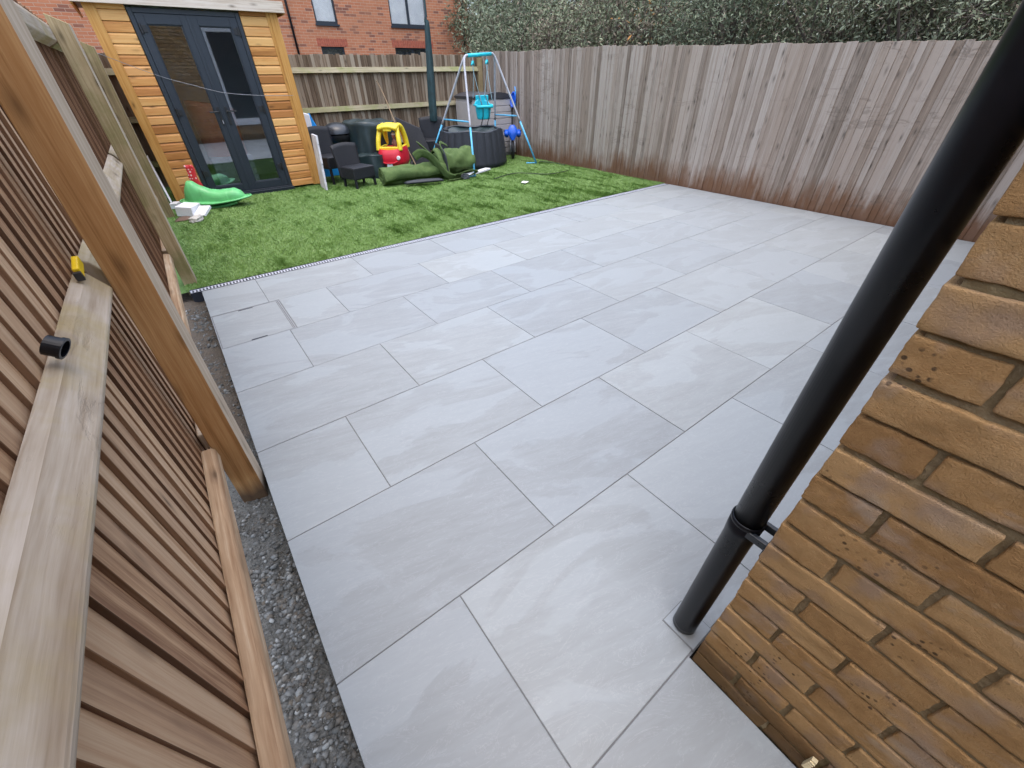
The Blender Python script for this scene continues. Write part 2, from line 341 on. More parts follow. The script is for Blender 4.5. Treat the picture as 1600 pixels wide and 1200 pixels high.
# ------------------------------------------------------------------ mesh builder
class MB:
    def __init__(s): s.v = []; s.f = []; s.uv = []; s.r = []; s.m = []
    def face(s, idx, uvs, rnd, mi): s.f.append(idx); s.uv.extend(uvs); s.r.append(rnd); s.m.append(mi)
    def solid(s, P, rnd=None, mi=0, axis=None):
        """8 points: bottom ring 0-3 (ccw from above), top ring 4-7"""
        P = [Vector(p) for p in P]; b0 = len(s.v); s.v.extend([tuple(p) for p in P])
        rnd = random.random() if rnd is None else rnd
        ou, ov = random.random()*20, random.random()*20
        if axis is None:
            e = [(P[1]-P[0]), (P[3]-P[0]), (P[4]-P[0])]; axis = max(range(3), key=lambda i: e[i].length)
        E = [(P[1]-P[0]), (P[3]-P[0]), (P[4]-P[0])]; U = E[axis].normalized()
        for q in ((0,3,2,1),(4,5,6,7),(0,1,5,4),(1,2,6,5),(2,3,7,6),(3,0,4,7)):
            n = (P[q[1]]-P[q[0]]).cross(P[q[2]]-P[q[1]])
            if n.length < 1e-12: n = Vector((0,0,1))
            n.normalize(); V = n.cross(U)
            if V.length < .3: uu = (P[q[1]]-P[q[0]]).normalized(); V = n.cross(uu)
            else: V.normalize(); uu = V.cross(n)
            k = 3.7*abs(n.x)+7.1*abs(n.y)
            s.face(tuple(b0+i for i in q), [((P[i]-P[0]).dot(uu)+ou, (P[i]-P[0]).dot(V)+ov+k) for i in q], rnd, mi)
    def box(s, c, d, rot=None, rnd=None, mi=0, axis=None):
        c = Vector(c); x, y, z = d[0]/2, d[1]/2, d[2]/2
        L = [(-x,-y,-z),(x,-y,-z),(x,y,-z),(-x,y,-z),(-x,-y,z),(x,-y,z),(x,y,z),(-x,y,z)]
        if rot is None: P = [c+Vector(p) for p in L]
        else: P = [c+rot@Vector(p) for p in L]
        s.solid(P, rnd, mi, axis)
    def bb(s, x0, x1, y0, y1, z0, z1, **k): s.box(((x0+x1)/2,(y0+y1)/2,(z0+z1)/2), (x1-x0,y1-y0,z1-z0), **k)
    def extrude(s, poly, a, b, rnd=None, mi=0):
        """poly: list of 3D offsets; extrude between points a and b"""
        a = Vector(a); b = Vector(b); n = len(poly); b0 = len(s.v)
        for o in (a, b):
            for p in poly: s.v.append(tuple(o+Vector(p)))
        rnd = random.random() if rnd is None else rnd; L = (b-a).length; ou = random.random()*20; acc = random.random()*20
        for i in range(n):
            j = (i+1) % n; w = (Vector(poly[j])-Vector(poly[i])).length
            s.face((b0+i, b0+j, b0+n+j, b0+n+i), [(ou,acc),(ou,acc+w),(ou+L,acc+w),(ou+L,acc)], rnd, mi); acc += w
        s.face(tuple(b0+i for i in range(n))[::-1], [(poly[i][0]+poly[i][1], poly[i][2]) for i in range(n)][::-1], rnd, mi)
        s.face(tuple(b0+n+i for i in range(n)), [(poly[i][0]+poly[i][1], poly[i][2]) for i in range(n)], rnd, mi)
    def tube(s, pts, r, seg=10, rnd=None, mi=0, caps=True):
        pts = [Vector(p) for p in pts]; rr = r if hasattr(r, '__len__') else [r]*len(pts)
        rnd = random.random() if rnd is None else rnd; b0 = len(s.v); n = len(pts); up = None; L = 0
        Ls = []
        for i, p in enumerate(pts):
            t = (pts[min(i+1,n-1)]-pts[max(i-1,0)]).normalized()
            if up is None: up = Vector((0,0,1)) if abs(t.z) < .9 else Vector((1,0,0))
            x = up.cross(t).normalized(); y = t.cross(x); up = y
            if i: L += (pts[i]-pts[i-1]).length
            Ls.append(L)
            for k in range(seg):
                a = 2*math.pi*k/seg; s.v.append(tuple(p+(x*math.cos(a)+y*math.sin(a))*rr[i]))
        for i in range(n-1):
            for k in range(seg):
                k2 = (k+1) % seg; w = 2*math.pi*rr[i]/seg
                s.face((b0+i*seg+k, b0+i*seg+k2, b0+(i+1)*seg+k2, b0+(i+1)*seg+k), [(Ls[i],k*w),(Ls[i],k*w+w),(Ls[i+1],k*w+w),(Ls[i+1],k*w)], rnd, mi)
        if caps:
            s.face(tuple(b0+k for k in range(seg))[::-1], [(0,0)]*seg, rnd, mi); s.face(tuple(b0+(n-1)*seg+k for k in range(seg)), [(0,0)]*seg, rnd, mi)
    def grid(s, fn, nu, nv, closed_u=False, rnd=.5, mi=0, flip=False):
        b0 = len(s.v)
        for i in range(nu):
            for j in range(nv): s.v.append(tuple(fn(i/(nu if closed_u else nu-1), j/(nv-1))))
        for i in range(nu if closed_u else nu-1):
            for j in range(nv-1):
                i2 = (i+1) % nu; q = (b0+i*nv+j, b0+i2*nv+j, b0+i2*nv+j+1, b0+i*nv+j+1)
                if flip: q = q[::-1]
                s.face(q, [(0,0)]*4, rnd, mi)
    def build(s, name, mats, parent=None, smooth=False, bevel=0, seg=2, solid=0, sub=0, autosmooth=None):
        me = bpy.data.meshes.new(name); me.from_pydata(s.v, [], s.f)
        mats = mats if isinstance(mats, (list, tuple)) else [mats]
        for m in mats: me.materials.append(M[m] if isinstance(m, str) else m)
        me.polygons.foreach_set('material_index', s.m)
        u = me.uv_layers.new(name='UVMap'); u.data.foreach_set('uv', np.array(s.uv, dtype=np.float32).ravel())
        a = me.attributes.new('rnd', 'FLOAT', 'FACE'); a.data.foreach_set('value', s.r)
        if smooth: me.polygons.foreach_set('use_smooth', [True]*len(me.polygons))
        me.validate(); me.update()
        o = bpy.data.objects.new(name, me); col.objects.link(o)
        if parent is not None: o.parent = parent; o.matrix_parent_inverse = parent.matrix_basis.inverted()
        if solid: q = o.modifiers.new('t','SOLIDIFY'); q.thickness = solid; q.offset = 0
        if bevel: q = o.modifiers.new('b','BEVEL'); q.width = bevel; q.segments = seg; q.limit_method = 'ANGLE'; q.angle_limit = R_(35)
        if sub: q = o.modifiers.new('s','SUBSURF'); q.levels = sub; q.render_levels = sub
        return o
def tag(o, label, cat, group=None, kind=None):
    if label: o['label'] = label
    if cat: o['category'] = cat
    if group: o['group'] = group
    if kind: o['kind'] = kind
    return o
def thing(name, loc, label, cat, group=None, rot=(0,0,0)):
    o = bpy.data.objects.new(name, None); o.empty_display_size = .1; col.objects.link(o); o.location = loc; o.rotation_euler = rot
    bpy.context.view_layer.update()
    return tag(o, label, cat, group)
def struct(o): o['kind'] = 'structure'; return o
def fast(name, V, F, mat, rnd=None, parent=None, smooth=False):
    """numpy mesh: V (n,3), F (m,k) constant-size faces"""
    me = bpy.data.meshes.new(name); V = np.asarray(V, np.float32); F = np.asarray(F, np.int32); k = F.shape[1]
    me.vertices.add(len(V)); me.vertices.foreach_set('co', V.ravel())
    me.loops.add(F.size); me.loops.foreach_set('vertex_index', F.ravel())
    me.polygons.add(len(F)); me.polygons.foreach_set('loop_start', np.arange(0, F.size, k, dtype=np.int32))
    if rnd is not None: a = me.attributes.new('rnd','FLOAT','FACE'); a.data.foreach_set('value', np.asarray(rnd, np.float32))
    if smooth: me.polygons.foreach_set('use_smooth', np.ones(len(F), bool))
    me.materials.append(M[mat]); me.update(calc_edges=True); me.validate()
    o = bpy.data.objects.new(name, me); col.objects.link(o)
    if parent is not None: o.parent = parent; o.matrix_parent_inverse = parent.matrix_basis.inverted()
    return o
def rotz(a): return Matrix.Rotation(a, 3, 'Z')

# ------------------------------------------------------------------ ground
g = MB(); g.bb(-60, 80, -60, 90, -.5, -.1); struct(g.build('ground', 'soil'))
# soil strip with a lumpy surface beside the patio
sv = []; nx, ny = 14, 420
def soilz(x, y): return -.085 + .02*noise.noise(Vector((x*14, y*14, 0))) + .012*noise.noise(Vector((x*45, y*45, 3)))
g = MB(); g.grid(lambda u, v: (-.3+u*.3, -7+v*7.05, soilz(-.3+u*.3, -7+v*7.05)), nx, ny, flip=False); g.build('soil', 'grit', smooth=True)['kind'] = 'structure'
# loose crushed stone, angular
ico = bmesh.new(); bmesh.ops.create_icosphere(ico, subdivisions=1, radius=1); IV = np.array([v.co[:] for v in ico.verts]); IF = np.array([[v.index for v in f.verts] for f in ico.faces]); ico.free()
def stones(n, xr, yr, smin, smax, z0, dens=None):
    VV, FF, RR = [], [], []; c = 0
    for i in range(n):
        while True:
            x = random.uniform(*xr); y = random.uniform(*yr)
            if dens is None or random.random() < dens(x, y): break
        s = smin + (smax-smin)*random.random()**11
        q = IV*(1+.45*(rng.random((len(IV),1))-.5)); q = q*np.array([1, random.uniform(.55,.95), random.uniform(.45,.75)])*s
        a = rng.random(3)*6.28
        Rm = np.array(Matrix.Rotation(a[0],3,'X')@Matrix.Rotation(a[1],3,'Z')); q = q@Rm.T
        VV.append(q+np.array([x, y, soilz(x,y)+s*(.25 if s < .006 else .02)+z0])); FF.append(IF+c); c += len(IV); RR += [random.random()]*len(IF)
    return np.vstack(VV), np.vstack(FF), RR
def dn(x, y): return (min(1, .2+max(0, (-2.6-y))*1.2) if y > -2.9 else 1)*(.15 if noise.noise(Vector((x*7, y*5, 0))) < -.12 else 1)
V, F, R = stones(19000, (-.2,-.012), (-4.6,-.1), .0018, .017, .0, dn)
V2, F2, R2 = stones(160, (-.19,-.02), (-4.5,-2.65), .008, .019, .006)
V, F, R = np.vstack([V, V2]), np.vstack([F, F2+len(V)]), list(R)+[.62+.38*q for q in R2]
gr = fast('gravel', V, F, 'gravel', R); gr['kind'] = 'stuff'

# ------------------------------------------------------------------ patio
PX, PY, J = .905, .605, .004
XR = 6.715
offs = {1:.425, 2:.893, 3:.444, 4:.892, 5:.442, 6:.893, 7:.44, 8:.893, 9:.44, 10:.893}
p = MB()
def slab(x0, x1, y0, y1):
    if x1-x0 < .02: return
    dz = random.uniform(-.0005,.0005)
    p.box(((x0+x1)/2,(y0+y1)/2,-.01+dz), (x1-x0, y1-y0, .02), rnd=random.random(), axis=0,
          rot=Matrix.Rotation(random.uniform(-.0006,.0006),3,'X')@Matrix.Rotation(random.uniform(-.0006,.0006),3,'Y'))
gx0, gx1, gy0 = .943, 1.05, -4.12      # gulley cover cut-out by the wall
for r in range(1, 13):
    y1 = -PY*(r-1)-J/2; y0 = -PY*r+J/2
    xe = XR if r <= 7 else .9195
    o = offs.get(r, .893 if r % 2 == 0 else .44)
    xs = [0]; x = o
    while x < xe-.03: xs.append(x); x += PX
    xs.append(xe)
    for a, b_ in zip(xs[:-1], xs[1:]):
        a2 = a+(J/2 if a > 0 else 0); b2 = b_-J/2 if b_ < xe else b_
        if r == 2 and a == 0: slab(.5, b2, y0, y1); continue
        if r == 7 and a < gx0 < b_:
            pass
        slab(a2, b2, y0, y1)
struct(p.build('patio', 'paver', bevel=.0012, seg=1))
g = MB(); g.bb(.004, XR-.002, -4.24, -.002, -.1, -.0035); g.bb(.004, .9195, -7.25, -4.2405, -.1, -.0036); struct(g.build('patio_bed', 'grout'))
g = MB(); g.bb(XR, 6.9, -4.3, 0, -.1, -.03); struct(g.build('soil_strip', 'soil'))
# recessed inspection cover
t = thing('inspection_cover', (.24,-.92,0), 'recessed inspection cover inlaid with a paving slab at the left edge of the patio', 'access cover')
g = MB(); y0, y1 = -1.213, -.62
for a in ((0,.492,y0-.0005,y0+.006),(0,.492,y1-.006,y1+.0005),(0,.006,y0+.006,y1-.006),(.474,.480,y0+.006,y1-.006),(.486,.493,y0+.006,y1-.006)): g.bb(a[0],a[1],a[2],a[3],-.03,.0012)
g.bb(.002,.49,y0+.002,y1-.002,-.03,-.008); g.build('frame', 'grout2', t)
g = MB(); 
g.box((.24,(y0+y1)/2,-.003), (.46, y1-y0-.018, .01), rnd=.4, axis=0); g.build('cover_slab', 'paver', t, bevel=.001, seg=1)
for q in ((y0+.0062,y0+.02),(y1-.02,y1-.0062)):
    g = MB(); g.bb(.19,.295,q[0],q[1],-.006,.0025); g.build('lifting_slot', 'drain_dark', t)
# gulley cover
t = thing('gulley_cover', (.99,-4.18,0), 'small cut slab square around the foot of the black downpipe', 'drain cover')
g = MB(); g.bb(gx0, gx1, -4.238, gy0, -.005, .0008); g.build('frame', 'grout', t)
g = MB(); g.box(((gx0+gx1)/2, -4.179, .0005), (gx1-gx0-.007, .112, .005), rnd=.3, axis=0); g.build('slab_insert', 'paver', t)
# ------------------------------------------------------------------ drainage channel
t = thing('drain_channel', (3.3,.045,0), 'long linear drain with slotted grating between the patio and the artificial lawn', 'drain')
g = MB(); g.bb(-.085, 6.7, .004, .088, -.09, -.012); g.bb(-.085,6.7,.004,.012,-.012,.0); g.bb(-.085,6.7,.08,.088,-.012,.004); g.build('channel', 'drain_dark', t)
g = MB(); g.bb(-.085,6.7,.0125,.017,-.009,.0008); g.bb(-.085,6.7,.075,.0795,-.009,.0008)
x = -.08
while x < 6.69: g.bb(x, x+.0125, .017, .075, -.009, .0004); x += .0265
g.build('grating', 'grating', t)

# ------------------------------------------------------------------ lawn
def lz(x, y): return .007*noise.noise(Vector((x*.9, y*.9, 5)))+.002*noise.noise(Vector((x*3.2, y*3.8, 9)))-.008
g = MB(); g.grid(lambda u, v: (-.3+u*7.1, .09+v*5.4, lz(-.3+u*7.1, .09+v*5.4) - (.006 if v < .01 else 0)), 90, 70); lawn = g.build('lawn', 'lawn', smooth=True); struct(lawn)
nb = 380000
u = rng.random(nb); x = -.1+u*6.82; y = .095+(rng.random(nb)**1.25)*5.35
keep = ~((x > .05) & (x < 2.2) & (y > 3.93)); x, y = x[keep], y[keep]; nb = len(x)
# smooth random fields for nap direction
def field(x, y, k, seed):
    r = np.random.default_rng(seed); s = np.zeros_like(x)
    for i in range(14):
        a, b_, c = r.normal(0, k), r.normal(0, k), r.random()*6.28; s += np.sin(a*x+b_*y+c)
    return s/3.7
z = np.array([0.0]*nb)
gx = np.linspace(-.3, 6.8, 90); gy = np.linspace(.09, 5.49, 70)
Z = np.array([[lz(a, b_) for b_ in gy] for a in gx])
ix = np.clip((x+.3)/7.1*89, 0, 88.99); iy = np.clip((y-.09)/5.4*69, 0, 68.99); i0 = ix.astype(int); j0 = iy.astype(int); fx = ix-i0; fy = iy-j0
z = (Z[i0,j0]*(1-fx)*(1-fy)+Z[i0+1,j0]*fx*(1-fy)+Z[i0,j0+1]*(1-fx)*fy+Z[i0+1,j0+1]*fx*fy)
ang = 1.9+.35*field(x, y, 3.5, 1)+.9*field(x, y, 14, 3)+rng.normal(0, .5, nb)
lean = np.clip(.011+.002*field(x, y, 11, 2)+rng.normal(0,.005,nb), .001, .04); hgt = np.clip(.014+.0015*field(x,y,18,4)+rng.normal(0,.004,nb), .006, .035)
wd = .0035+.0018*rng.random(nb); pa = rng.random(nb)*6.28
dx, dy = np.cos(ang)*lean, np.sin(ang)*lean; px_, py_ = np.cos(pa)*wd, np.sin(pa)*wd
ys = np.maximum(y+dy, .082)
V = np.stack([np.stack([x-px_, y-py_, z], 1), np.stack([x+px_, y+py_, z], 1), np.stack([x+dx+px_*.5, ys+py_*.5, z+hgt], 1), np.stack([x+dx-px_*.5, ys-py_*.5, z+hgt], 1)], 1).reshape(-1, 3)
F = np.arange(nb*4).reshape(-1, 4)
o = fast('grass', V, F, 'blade', np.clip(rng.random(nb)*.7+.15*field(x,y,6,7)+.15, 0, 1)); o['kind'] = 'stuff'

# ------------------------------------------------------------------ left fence
BX = -.145
lf = thing('timber_fence', (-.1,-1.2,-.1), 'tall closeboard fence with rails and posts running along the left of the patio', 'fence')
def post(parent, x, y, top, w=.1, yaw=0, mat='post', lean=.028, cut=True, base=-.12):
    g = MB(); h = w/2; c, s_ = math.cos(yaw), math.sin(yaw); L = []
    for zz, k in ((base, 0), (top, 1)):
        for a, b_ in ((-h,-h),(h,-h),(h,h),(-h,h)):
            zt = zz - (.05 if (k and cut and a > 0) else 0)
            L.append((x+a*c-b_*s_+lean*(zz-.6)/1.0*1.0, y+a*s_+b_*c, zt))
    g.solid(L, axis=2); g.m[-3] = 1; return g.build('post', [mat, 'post_face_lit'], parent, bevel=.004)  # +x side gets the paler wood with painted-in sky light
post(lf, -.045, -2.59, 2.2, yaw=R_(-9))
post(lf, -.05, .3, 1.83, mat='post_g', yaw=R_(-4), lean=.012)
post(lf, -.05, 3.12, 1.83, mat='post_g', lean=.015)
post(lf, -.05, -5.5, 2.2)
bays = [(-5.45,-2.645), (-2.535,.25), (.35,3.07), (3.17,5.5)]
for i, (a, b_) in enumerate(bays):
    # mid rail, top rail, low rail (cross-sections measured)
    def rail(poly, mat, dz0=0, dz1=0):
        g = MB(); n = 12; pts = []
        yy = [a+(b_-a)*k/n for k in range(n+1)]
        for k in range(n):
            g.extrude([(px2+.0015*noise.noise(Vector((yy[k]*4, q, 0))), 0, pz) for q, (px2, pz) in enumerate(poly)], (0,yy[k],dz0+(dz1-dz0)*k/n), (0,yy[k+1],dz0+(dz1-dz0)*(k+1)/n), rnd=.3+.1*i)
        # one continuous UV along the rail
        uu = 0
        o = g.build('rail', mat, lf); me = o.data
        bm = bmesh.new(); bm.from_mesh(me); bmesh.ops.remove_doubles(bm, verts=bm.verts, dist=.002)
        bad = [f for f in bm.faces if (abs(f.normal.y) > .9 and min(v.co.y for v in f.verts) > a+.02 and max(v.co.y for v in f.verts) < b_-.02)]
        bmesh.ops.delete(bm, geom=bad, context='FACES')
        uvl = bm.loops.layers.uv.active
        for f in bm.faces:
            side = abs(f.normal.x) > abs(f.normal.z)
            for l in f.loops:
                co = l.vert.co; l[uvl].uv = (co.y+i*3.1, (co.z if side else co.x)+ (5 if side else 0)+poly[0][1])
        bm.to_mesh(me); bm.free(); q = o.modifiers.new('b','BEVEL'); q.width = .006; q.segments = 2; q.limit_method = 'ANGLE'; q.angle_limit = R_(25)
        return o
    rail([(-.145,1.05),(-.122,1.034),(-.088,.98),(-.092,.965),(-.145,.925)], 'rail')
    rail([(-.145,.295),(-.105,.292),(-.096,.28),(-.093,.235),(-.145,.21)], 'rail_low')
    if i != 0 or True: rail([(-.145,1.80),(-.10,1.78),(-.09,1.76),(-.09,1.69),(-.145,1.66)], 'rail')
    g = MB(); y = a-.05; top = 1.84
    while y < b_+.03:
        P = .0745*random.uniform(.92,1.08); w = P+.014; x0 = BX+random.uniform(-.004,.003); dz = random.uniform(-.008,.008)
        bot = .1
        # thick edge towards -y, stands proud towards the garden; slopes back to the thin edge
        g.solid([(x0-.012,y,bot),(x0,y,bot),(x0-.0095,y+w,bot),(x0-.026,y+w,bot),(x0-.012,y,top+dz),(x0,y,top+dz),(x0-.0095,y+w,top+dz),(x0-.026,y+w,top+dz)], axis=2); g.m[-4] = 1  # -y step face gets the brown with painted-in shade
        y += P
    g.build('board_panel', ['fence_l', 'fence_edge_shade'], lf, bevel=.0012, seg=1)

# things on the near rail
t = tag(MB().__class__ and (lambda: None)() or thing('plastic_clip', (-.118,-2.72,1.06), 'small yellow plastic clip standing on the middle rail of the left fence', 'clip'), None, None)
g = MB(); Rm = Matrix.Rotation(R_(10),3,'X'); g.box((-.12,-2.70,1.068), (.016,.08,.03), Rm); g.build('clip_body', 'yclip', t, bevel=.004)
g = MB(); g.box((-.12,-2.748,1.056), (.018,.012,.024), Rm); g.build('clip_end', 'black', t, bevel=.002)
t = thing('pipe_offcut', (-.128,-3.27,1.06), 'short black plastic pipe offcut lying on the middle rail of the left fence', 'pipe offcut')
g = MB(); ax = Vector((.022,-.008,-.014)); c0 = Vector((-.124,-3.25,1.084))
def ring(u, v):
    pr = [(0,.0165),(1,.0165),(1,.019),(.985,.0215),(.75,.0215),(.73,.0195),(0,.0195),(0,.0165)]
    k = v*(len(pr)-1); i = min(int(k), len(pr)-2); f = k-i; s_, rr = pr[i][0]+(pr[i+1][0]-pr[i][0])*f, pr[i][1]+(pr[i+1][1]-pr[i][1])*f
    T = ax.normalized(); X = T.cross(Vector((0,0,1))).normalized(); Y = T.cross(X); a = u*2*math.pi
    return c0+ax*s_+(X*math.cos(a)+Y*math.sin(a))*rr
g.grid(ring, 24, 8, True); g.build('pipe_wall', 'pipe', t)

# ------------------------------------------------------------------ right fence
FX = 6.75
def rtop(y):
    P = [(-4.6,1.655),(-2.9,1.69),(-1.7,1.729),(-.08,1.779),(1.7,1.85),(3.9,1.858),(5.6,1.914)]
    return np.interp(y, [a for a, _ in P], [b_ for _, b_ in P])
rf = thing('timber_fence', (6.78,.5,-.1), 'long weathered grey closeboard fence along the right of the patio with damp brown foot', 'fence')
segs = [(-4.6,-1.75),(-1.75,1.1),(1.1,3.6),(3.6,5.55)]
for a, b_ in segs:
    g = MB(); y = a
    while y < b_-.001:
        P = min((.082)*random.uniform(.7,1.2), b_-y); w = P+.02; x0 = FX+random.uniform(-.004,.004); tw = random.uniform(-.004,.004); lean = random.gauss(0,.002)
        t_ = rtop(y)+random.uniform(-.012,.008); ed = random.uniform(-.004,.006)
        g.solid([(x0-.012,y,-.05),(x0+.006,y,-.05),(x0+.006,y+w,-.05),(x0-.003+ed,y+w,-.05),
                 (x0-.012+tw,y+lean,t_),(x0+.006+tw,y+lean,t_),(x0+.006-tw,y+w+lean,t_),(x0-.003+ed-tw,y+w+lean,t_)], axis=2)
        y += P
    g.build('board_panel', 'fence_r', rf, bevel=.002, seg=1)
for y in (-1.75,1.1,3.6): 
    g = MB(); g.bb(FX+.03,FX+.13,y-.05,y+.05,-.1,1.7); g.build('post', 'fence_r', rf)
for z in (.35,.95,1.5):
    g = MB(); g.bb(FX+.008,FX+.05,-4.6,5.5,z,z+.07); g.build('rail', 'fence_r', rf)
# ------------------------------------------------------------------ back fence
BY = 5.52
bf = thing('timber_fence', (4.4,5.55,-.1), 'closeboard fence across the back of the lawn with two mossy rails facing the garden', 'fence')
g = MB(); x = -.3
while x < 6.74:
    P = .07*random.uniform(.85,1.12); w = P+.014; y0 = BY+random.uniform(-.005,.003); t_ = 1.825+.006*(x-2.5)+random.uniform(-.012,.01); ln = random.gauss(0,.006)
    if 5.0 < x < 5.35: t_ += random.choice((0,.03,.02))
    g.solid([(x,y0-.002,-.05),(x+w,y0+.014,-.05),(x+w,y0+.024,-.05),(x,y0+.024,-.05),(x+ln,y0-.002,t_),(x+w+ln,y0+.014,t_),(x+w+ln,y0+.024,t_),(x+ln,y0+.024,t_)], axis=2)
    x += P
g.build('board_panel', 'fence_b', bf, bevel=.0015, seg=1)
for z, nm in ((1.59,'rail_b'),(.98,'rail_b'),(.35,'rail_b')):
    g = MB(); g.extrude([(0,-.002,.045),(0,-.018,.04),(0,-.06,-.035),(0,-.055,-.042),(0,-.002,-.045)], (-.3,BY,z), (6.66,BY,z+.01)); g.build('rail', nm, bf)
g = MB(); g.bb(6.63,6.73,5.44,5.54,-.1,1.8); g.build('post', 'post_g', bf)

# ------------------------------------------------------------------ near house (tan brick corner)
nh = thing('brick_house', (.92,-4.245,0), 'near corner of a house in tan brick with deep olive mortar joints, bottom right', 'house')
HX, HY = .921, -4.247
def brick_mesh(g, c, d, seed, seg, amp=.0022):
    """rounded irregular brick as a box grid"""
    hx, hy, hz = d[0]/2+.0008, d[1]/2+.0008, d[2]/2+.0008; r = .0028; rnd = random.random()
    dn_ = (seg[0], seg[1], seg[2]); jit = [random.uniform(-.002,.002) for _ in range(3)]
    def P(p):
        q = Vector((max(-hx+r, min(hx-r, p[0])), max(-hy+r, min(hy-r, p[1])), max(-hz+r, min(hz-r, p[2]))))
        e = Vector(p)-q
        if e.length > 1e-9:
            mx = max(abs(e.x), abs(e.y), abs(e.z)); e = e.normalized()*min(mx, r)
        p2 = q+e; w = p2+Vector(c)
        nn = noise.noise_vector(w*9+Vector((seed,0,0)))*.0026+noise.noise_vector(w*38+Vector((seed,3,0)))*.0018+noise.noise_vector(w*130)*.0012
        return tuple(w+nn+Vector(jit))
    faces = [(0,-1),(0,1),(1,-1),(1,1),(2,-1),(2,1)]
    H = (hx,hy,hz)
    for ax, sg in faces:
        if ax == 0 and sg == 1 and c[0] > HX+.05 and False: continue
        a1, a2 = (ax+1) % 3, (ax+2) % 3; n1, n2 = dn_[a1], dn_[a2]; b0 = len(g.v)
        def sp(n, hh):   # denser samples near the rounded arrises
            return [-hh, -hh+r*.35, -hh+r]+[(-hh+r)+(2*hh-2*r)*k/n for k in range(1, n)]+[hh-r, hh-r*.35, hh]
        S1, S2 = sp(n1, H[a1]), sp(n2, H[a2])
        for s1 in S1:
            for s2 in S2:
                p = [0,0,0]; p[ax] = sg*H[ax]; p[a1] = s1; p[a2] = s2; g.v.append(P(p))
        m2 = len(S2)
        for i in range(len(S1)-1):
            for j in range(m2-1):
                q = (b0+i*m2+j, b0+(i+1)*m2+j, b0+(i+1)*m2+j+1, b0+i*m2+j+1)
                g.face(q if sg > 0 else q[::-1], [(0,0)]*4, rnd, 0)
g = MB(); gfar = MB()
BL, BW, BH, JT = .2125, .1015, .0618, .0125
ncourse = 40
WX0, WX1, WZ0, WZ1 = 2.2, 3.1, .46, 2.6
for k in range(ncourse):
    zc = .002 + k*.075 + BH/2 - .006
    first = BW if k % 2 == 1 else BL    # length along the side wall of the corner brick
    y = HY; L = first; n = 0
    while y > HY-2.6:
        if n == 0:
            d = (BL if k % 2 == 1 else BW, L, BH)
        else: d = (BW, BL, BH); L = BL
        c = (HX+d[0]/2, y-L/2, zc); setback = .004 if k == 0 else 0
        if y > HY-1.15 and k < 24: brick_mesh(g, (c[0]+setback, c[1], c[2]), d, k*7+n, (3, 22 if L > .15 else 11, 8))
        else: gfar.box(c, d)
        y -= L+JT; n += 1
    # return face along the rear wall
    x = HX+(BL if k % 2 == 1 else BW)+JT
    while x < 7.4:
        if not (WX0 < x+BL and x < WX1 and WZ0 < zc < WZ1): gfar.box((x+BL/2, HY-BW/2, zc), (BL, BW, BH))
        x += BL+JT
w = g.build('wall', ['brick'], nh, smooth=True)
gfar.build('wall', 'brick', nh, bevel=.004, seg=1)
g = MB(); 
def mort(u, v):
    y = HY-.012-u*1.3; z = -.01+v*1.85
    return (HX+.0068+.003*noise.noise(Vector((y*30, z*30, 1)))+.002*noise.noise(Vector((y*90, z*90, 1))), y, z)
g.grid(mort, 200, 280, flip=True); g.bb(HX+.016, 7.4, HY-2.6, HY-.018, -.01, 3.0)
g.build('mortar_bed', 'mortar', nh, smooth=False)
g = MB(); g.box((HX-.004,-4.566,.077), (.012,.012,.062)); 
for q in range(5): g.box((HX-.011,-4.566,.055+q*.011), (.006,.012,.005))
g.build('weep_vent', plain('cream plastic', (.6,.5,.3), .6), nh, bevel=.001)

g = MB()
for q in ((WX0,WX0+.09,WZ0,WZ1),(WX1-.09,WX1,WZ0,WZ1),(WX0+.09,WX1-.09,WZ0,WZ0+.09),(WX0+.09,WX1-.09,WZ1-.09,WZ1)): g.bb(q[0],q[1],HY-.016,HY+.004,q[2],q[3])
wf = g.build('window', 'white_frame', nh, bevel=.003)
g = MB(); g.bb(WX0+.09,WX1-.09,HY-.014,HY-.008,WZ0+.09,WZ1-.09); g.build('pane', 'anth_gl', wf)
g = MB(); g.bb(WX0-.04,WX1+.04,HY-.01,HY+.06,WZ0-.07,WZ0-.002); g.build('sill', 'white_frame', wf)
# downpipe
dp = thing('downpipe', (.99,-4.172,0), 'black round downpipe in front of the tan brick house corner', 'downpipe')
g = MB(); B = Vector((.99,-4.172,.012)); lean = Vector((0,-.014,0))
def pz(z): return B+lean*(z/1.0)+Vector((0,0,z))
g.tube([pz(.0),pz(.02),pz(.52),pz(.56),pz(.6)], [.037,.0365,.0355,.0375,.0383], 40); 
o1 = g.build('lower_pipe', 'pipe', dp, smooth=False)
g = MB(); g.tube([pz(.594),pz(.597),pz(.604),pz(.606)], [.0384,.0388,.0388,.0355], 40, caps=False); g.build('socket', 'pipe', dp, smooth=False)
g = MB(); g.tube([pz(.6),pz(3.0)], .0345, 40); g.build('upper_pipe', 'pipe', dp, smooth=False)
for o_ in dp.children:
    o_.data.polygons.foreach_set('use_smooth', [len(p_.vertices) == 4 for p_ in o_.data.polygons])
br = None
g = MB(); c = pz(.585)
g.box((c.x+.028, -4.215, c.z), (.012,.07,.022)); g.box((c.x-.028, -4.215, c.z), (.012,.07,.022)); g.box((c.x, -4.244, c.z), (.105,.006,.03))
g.box((c.x, -4.205, c.z-.028), (.014,.085,.014)); g.build('bracket', 'anth_gl', dp, bevel=.002)

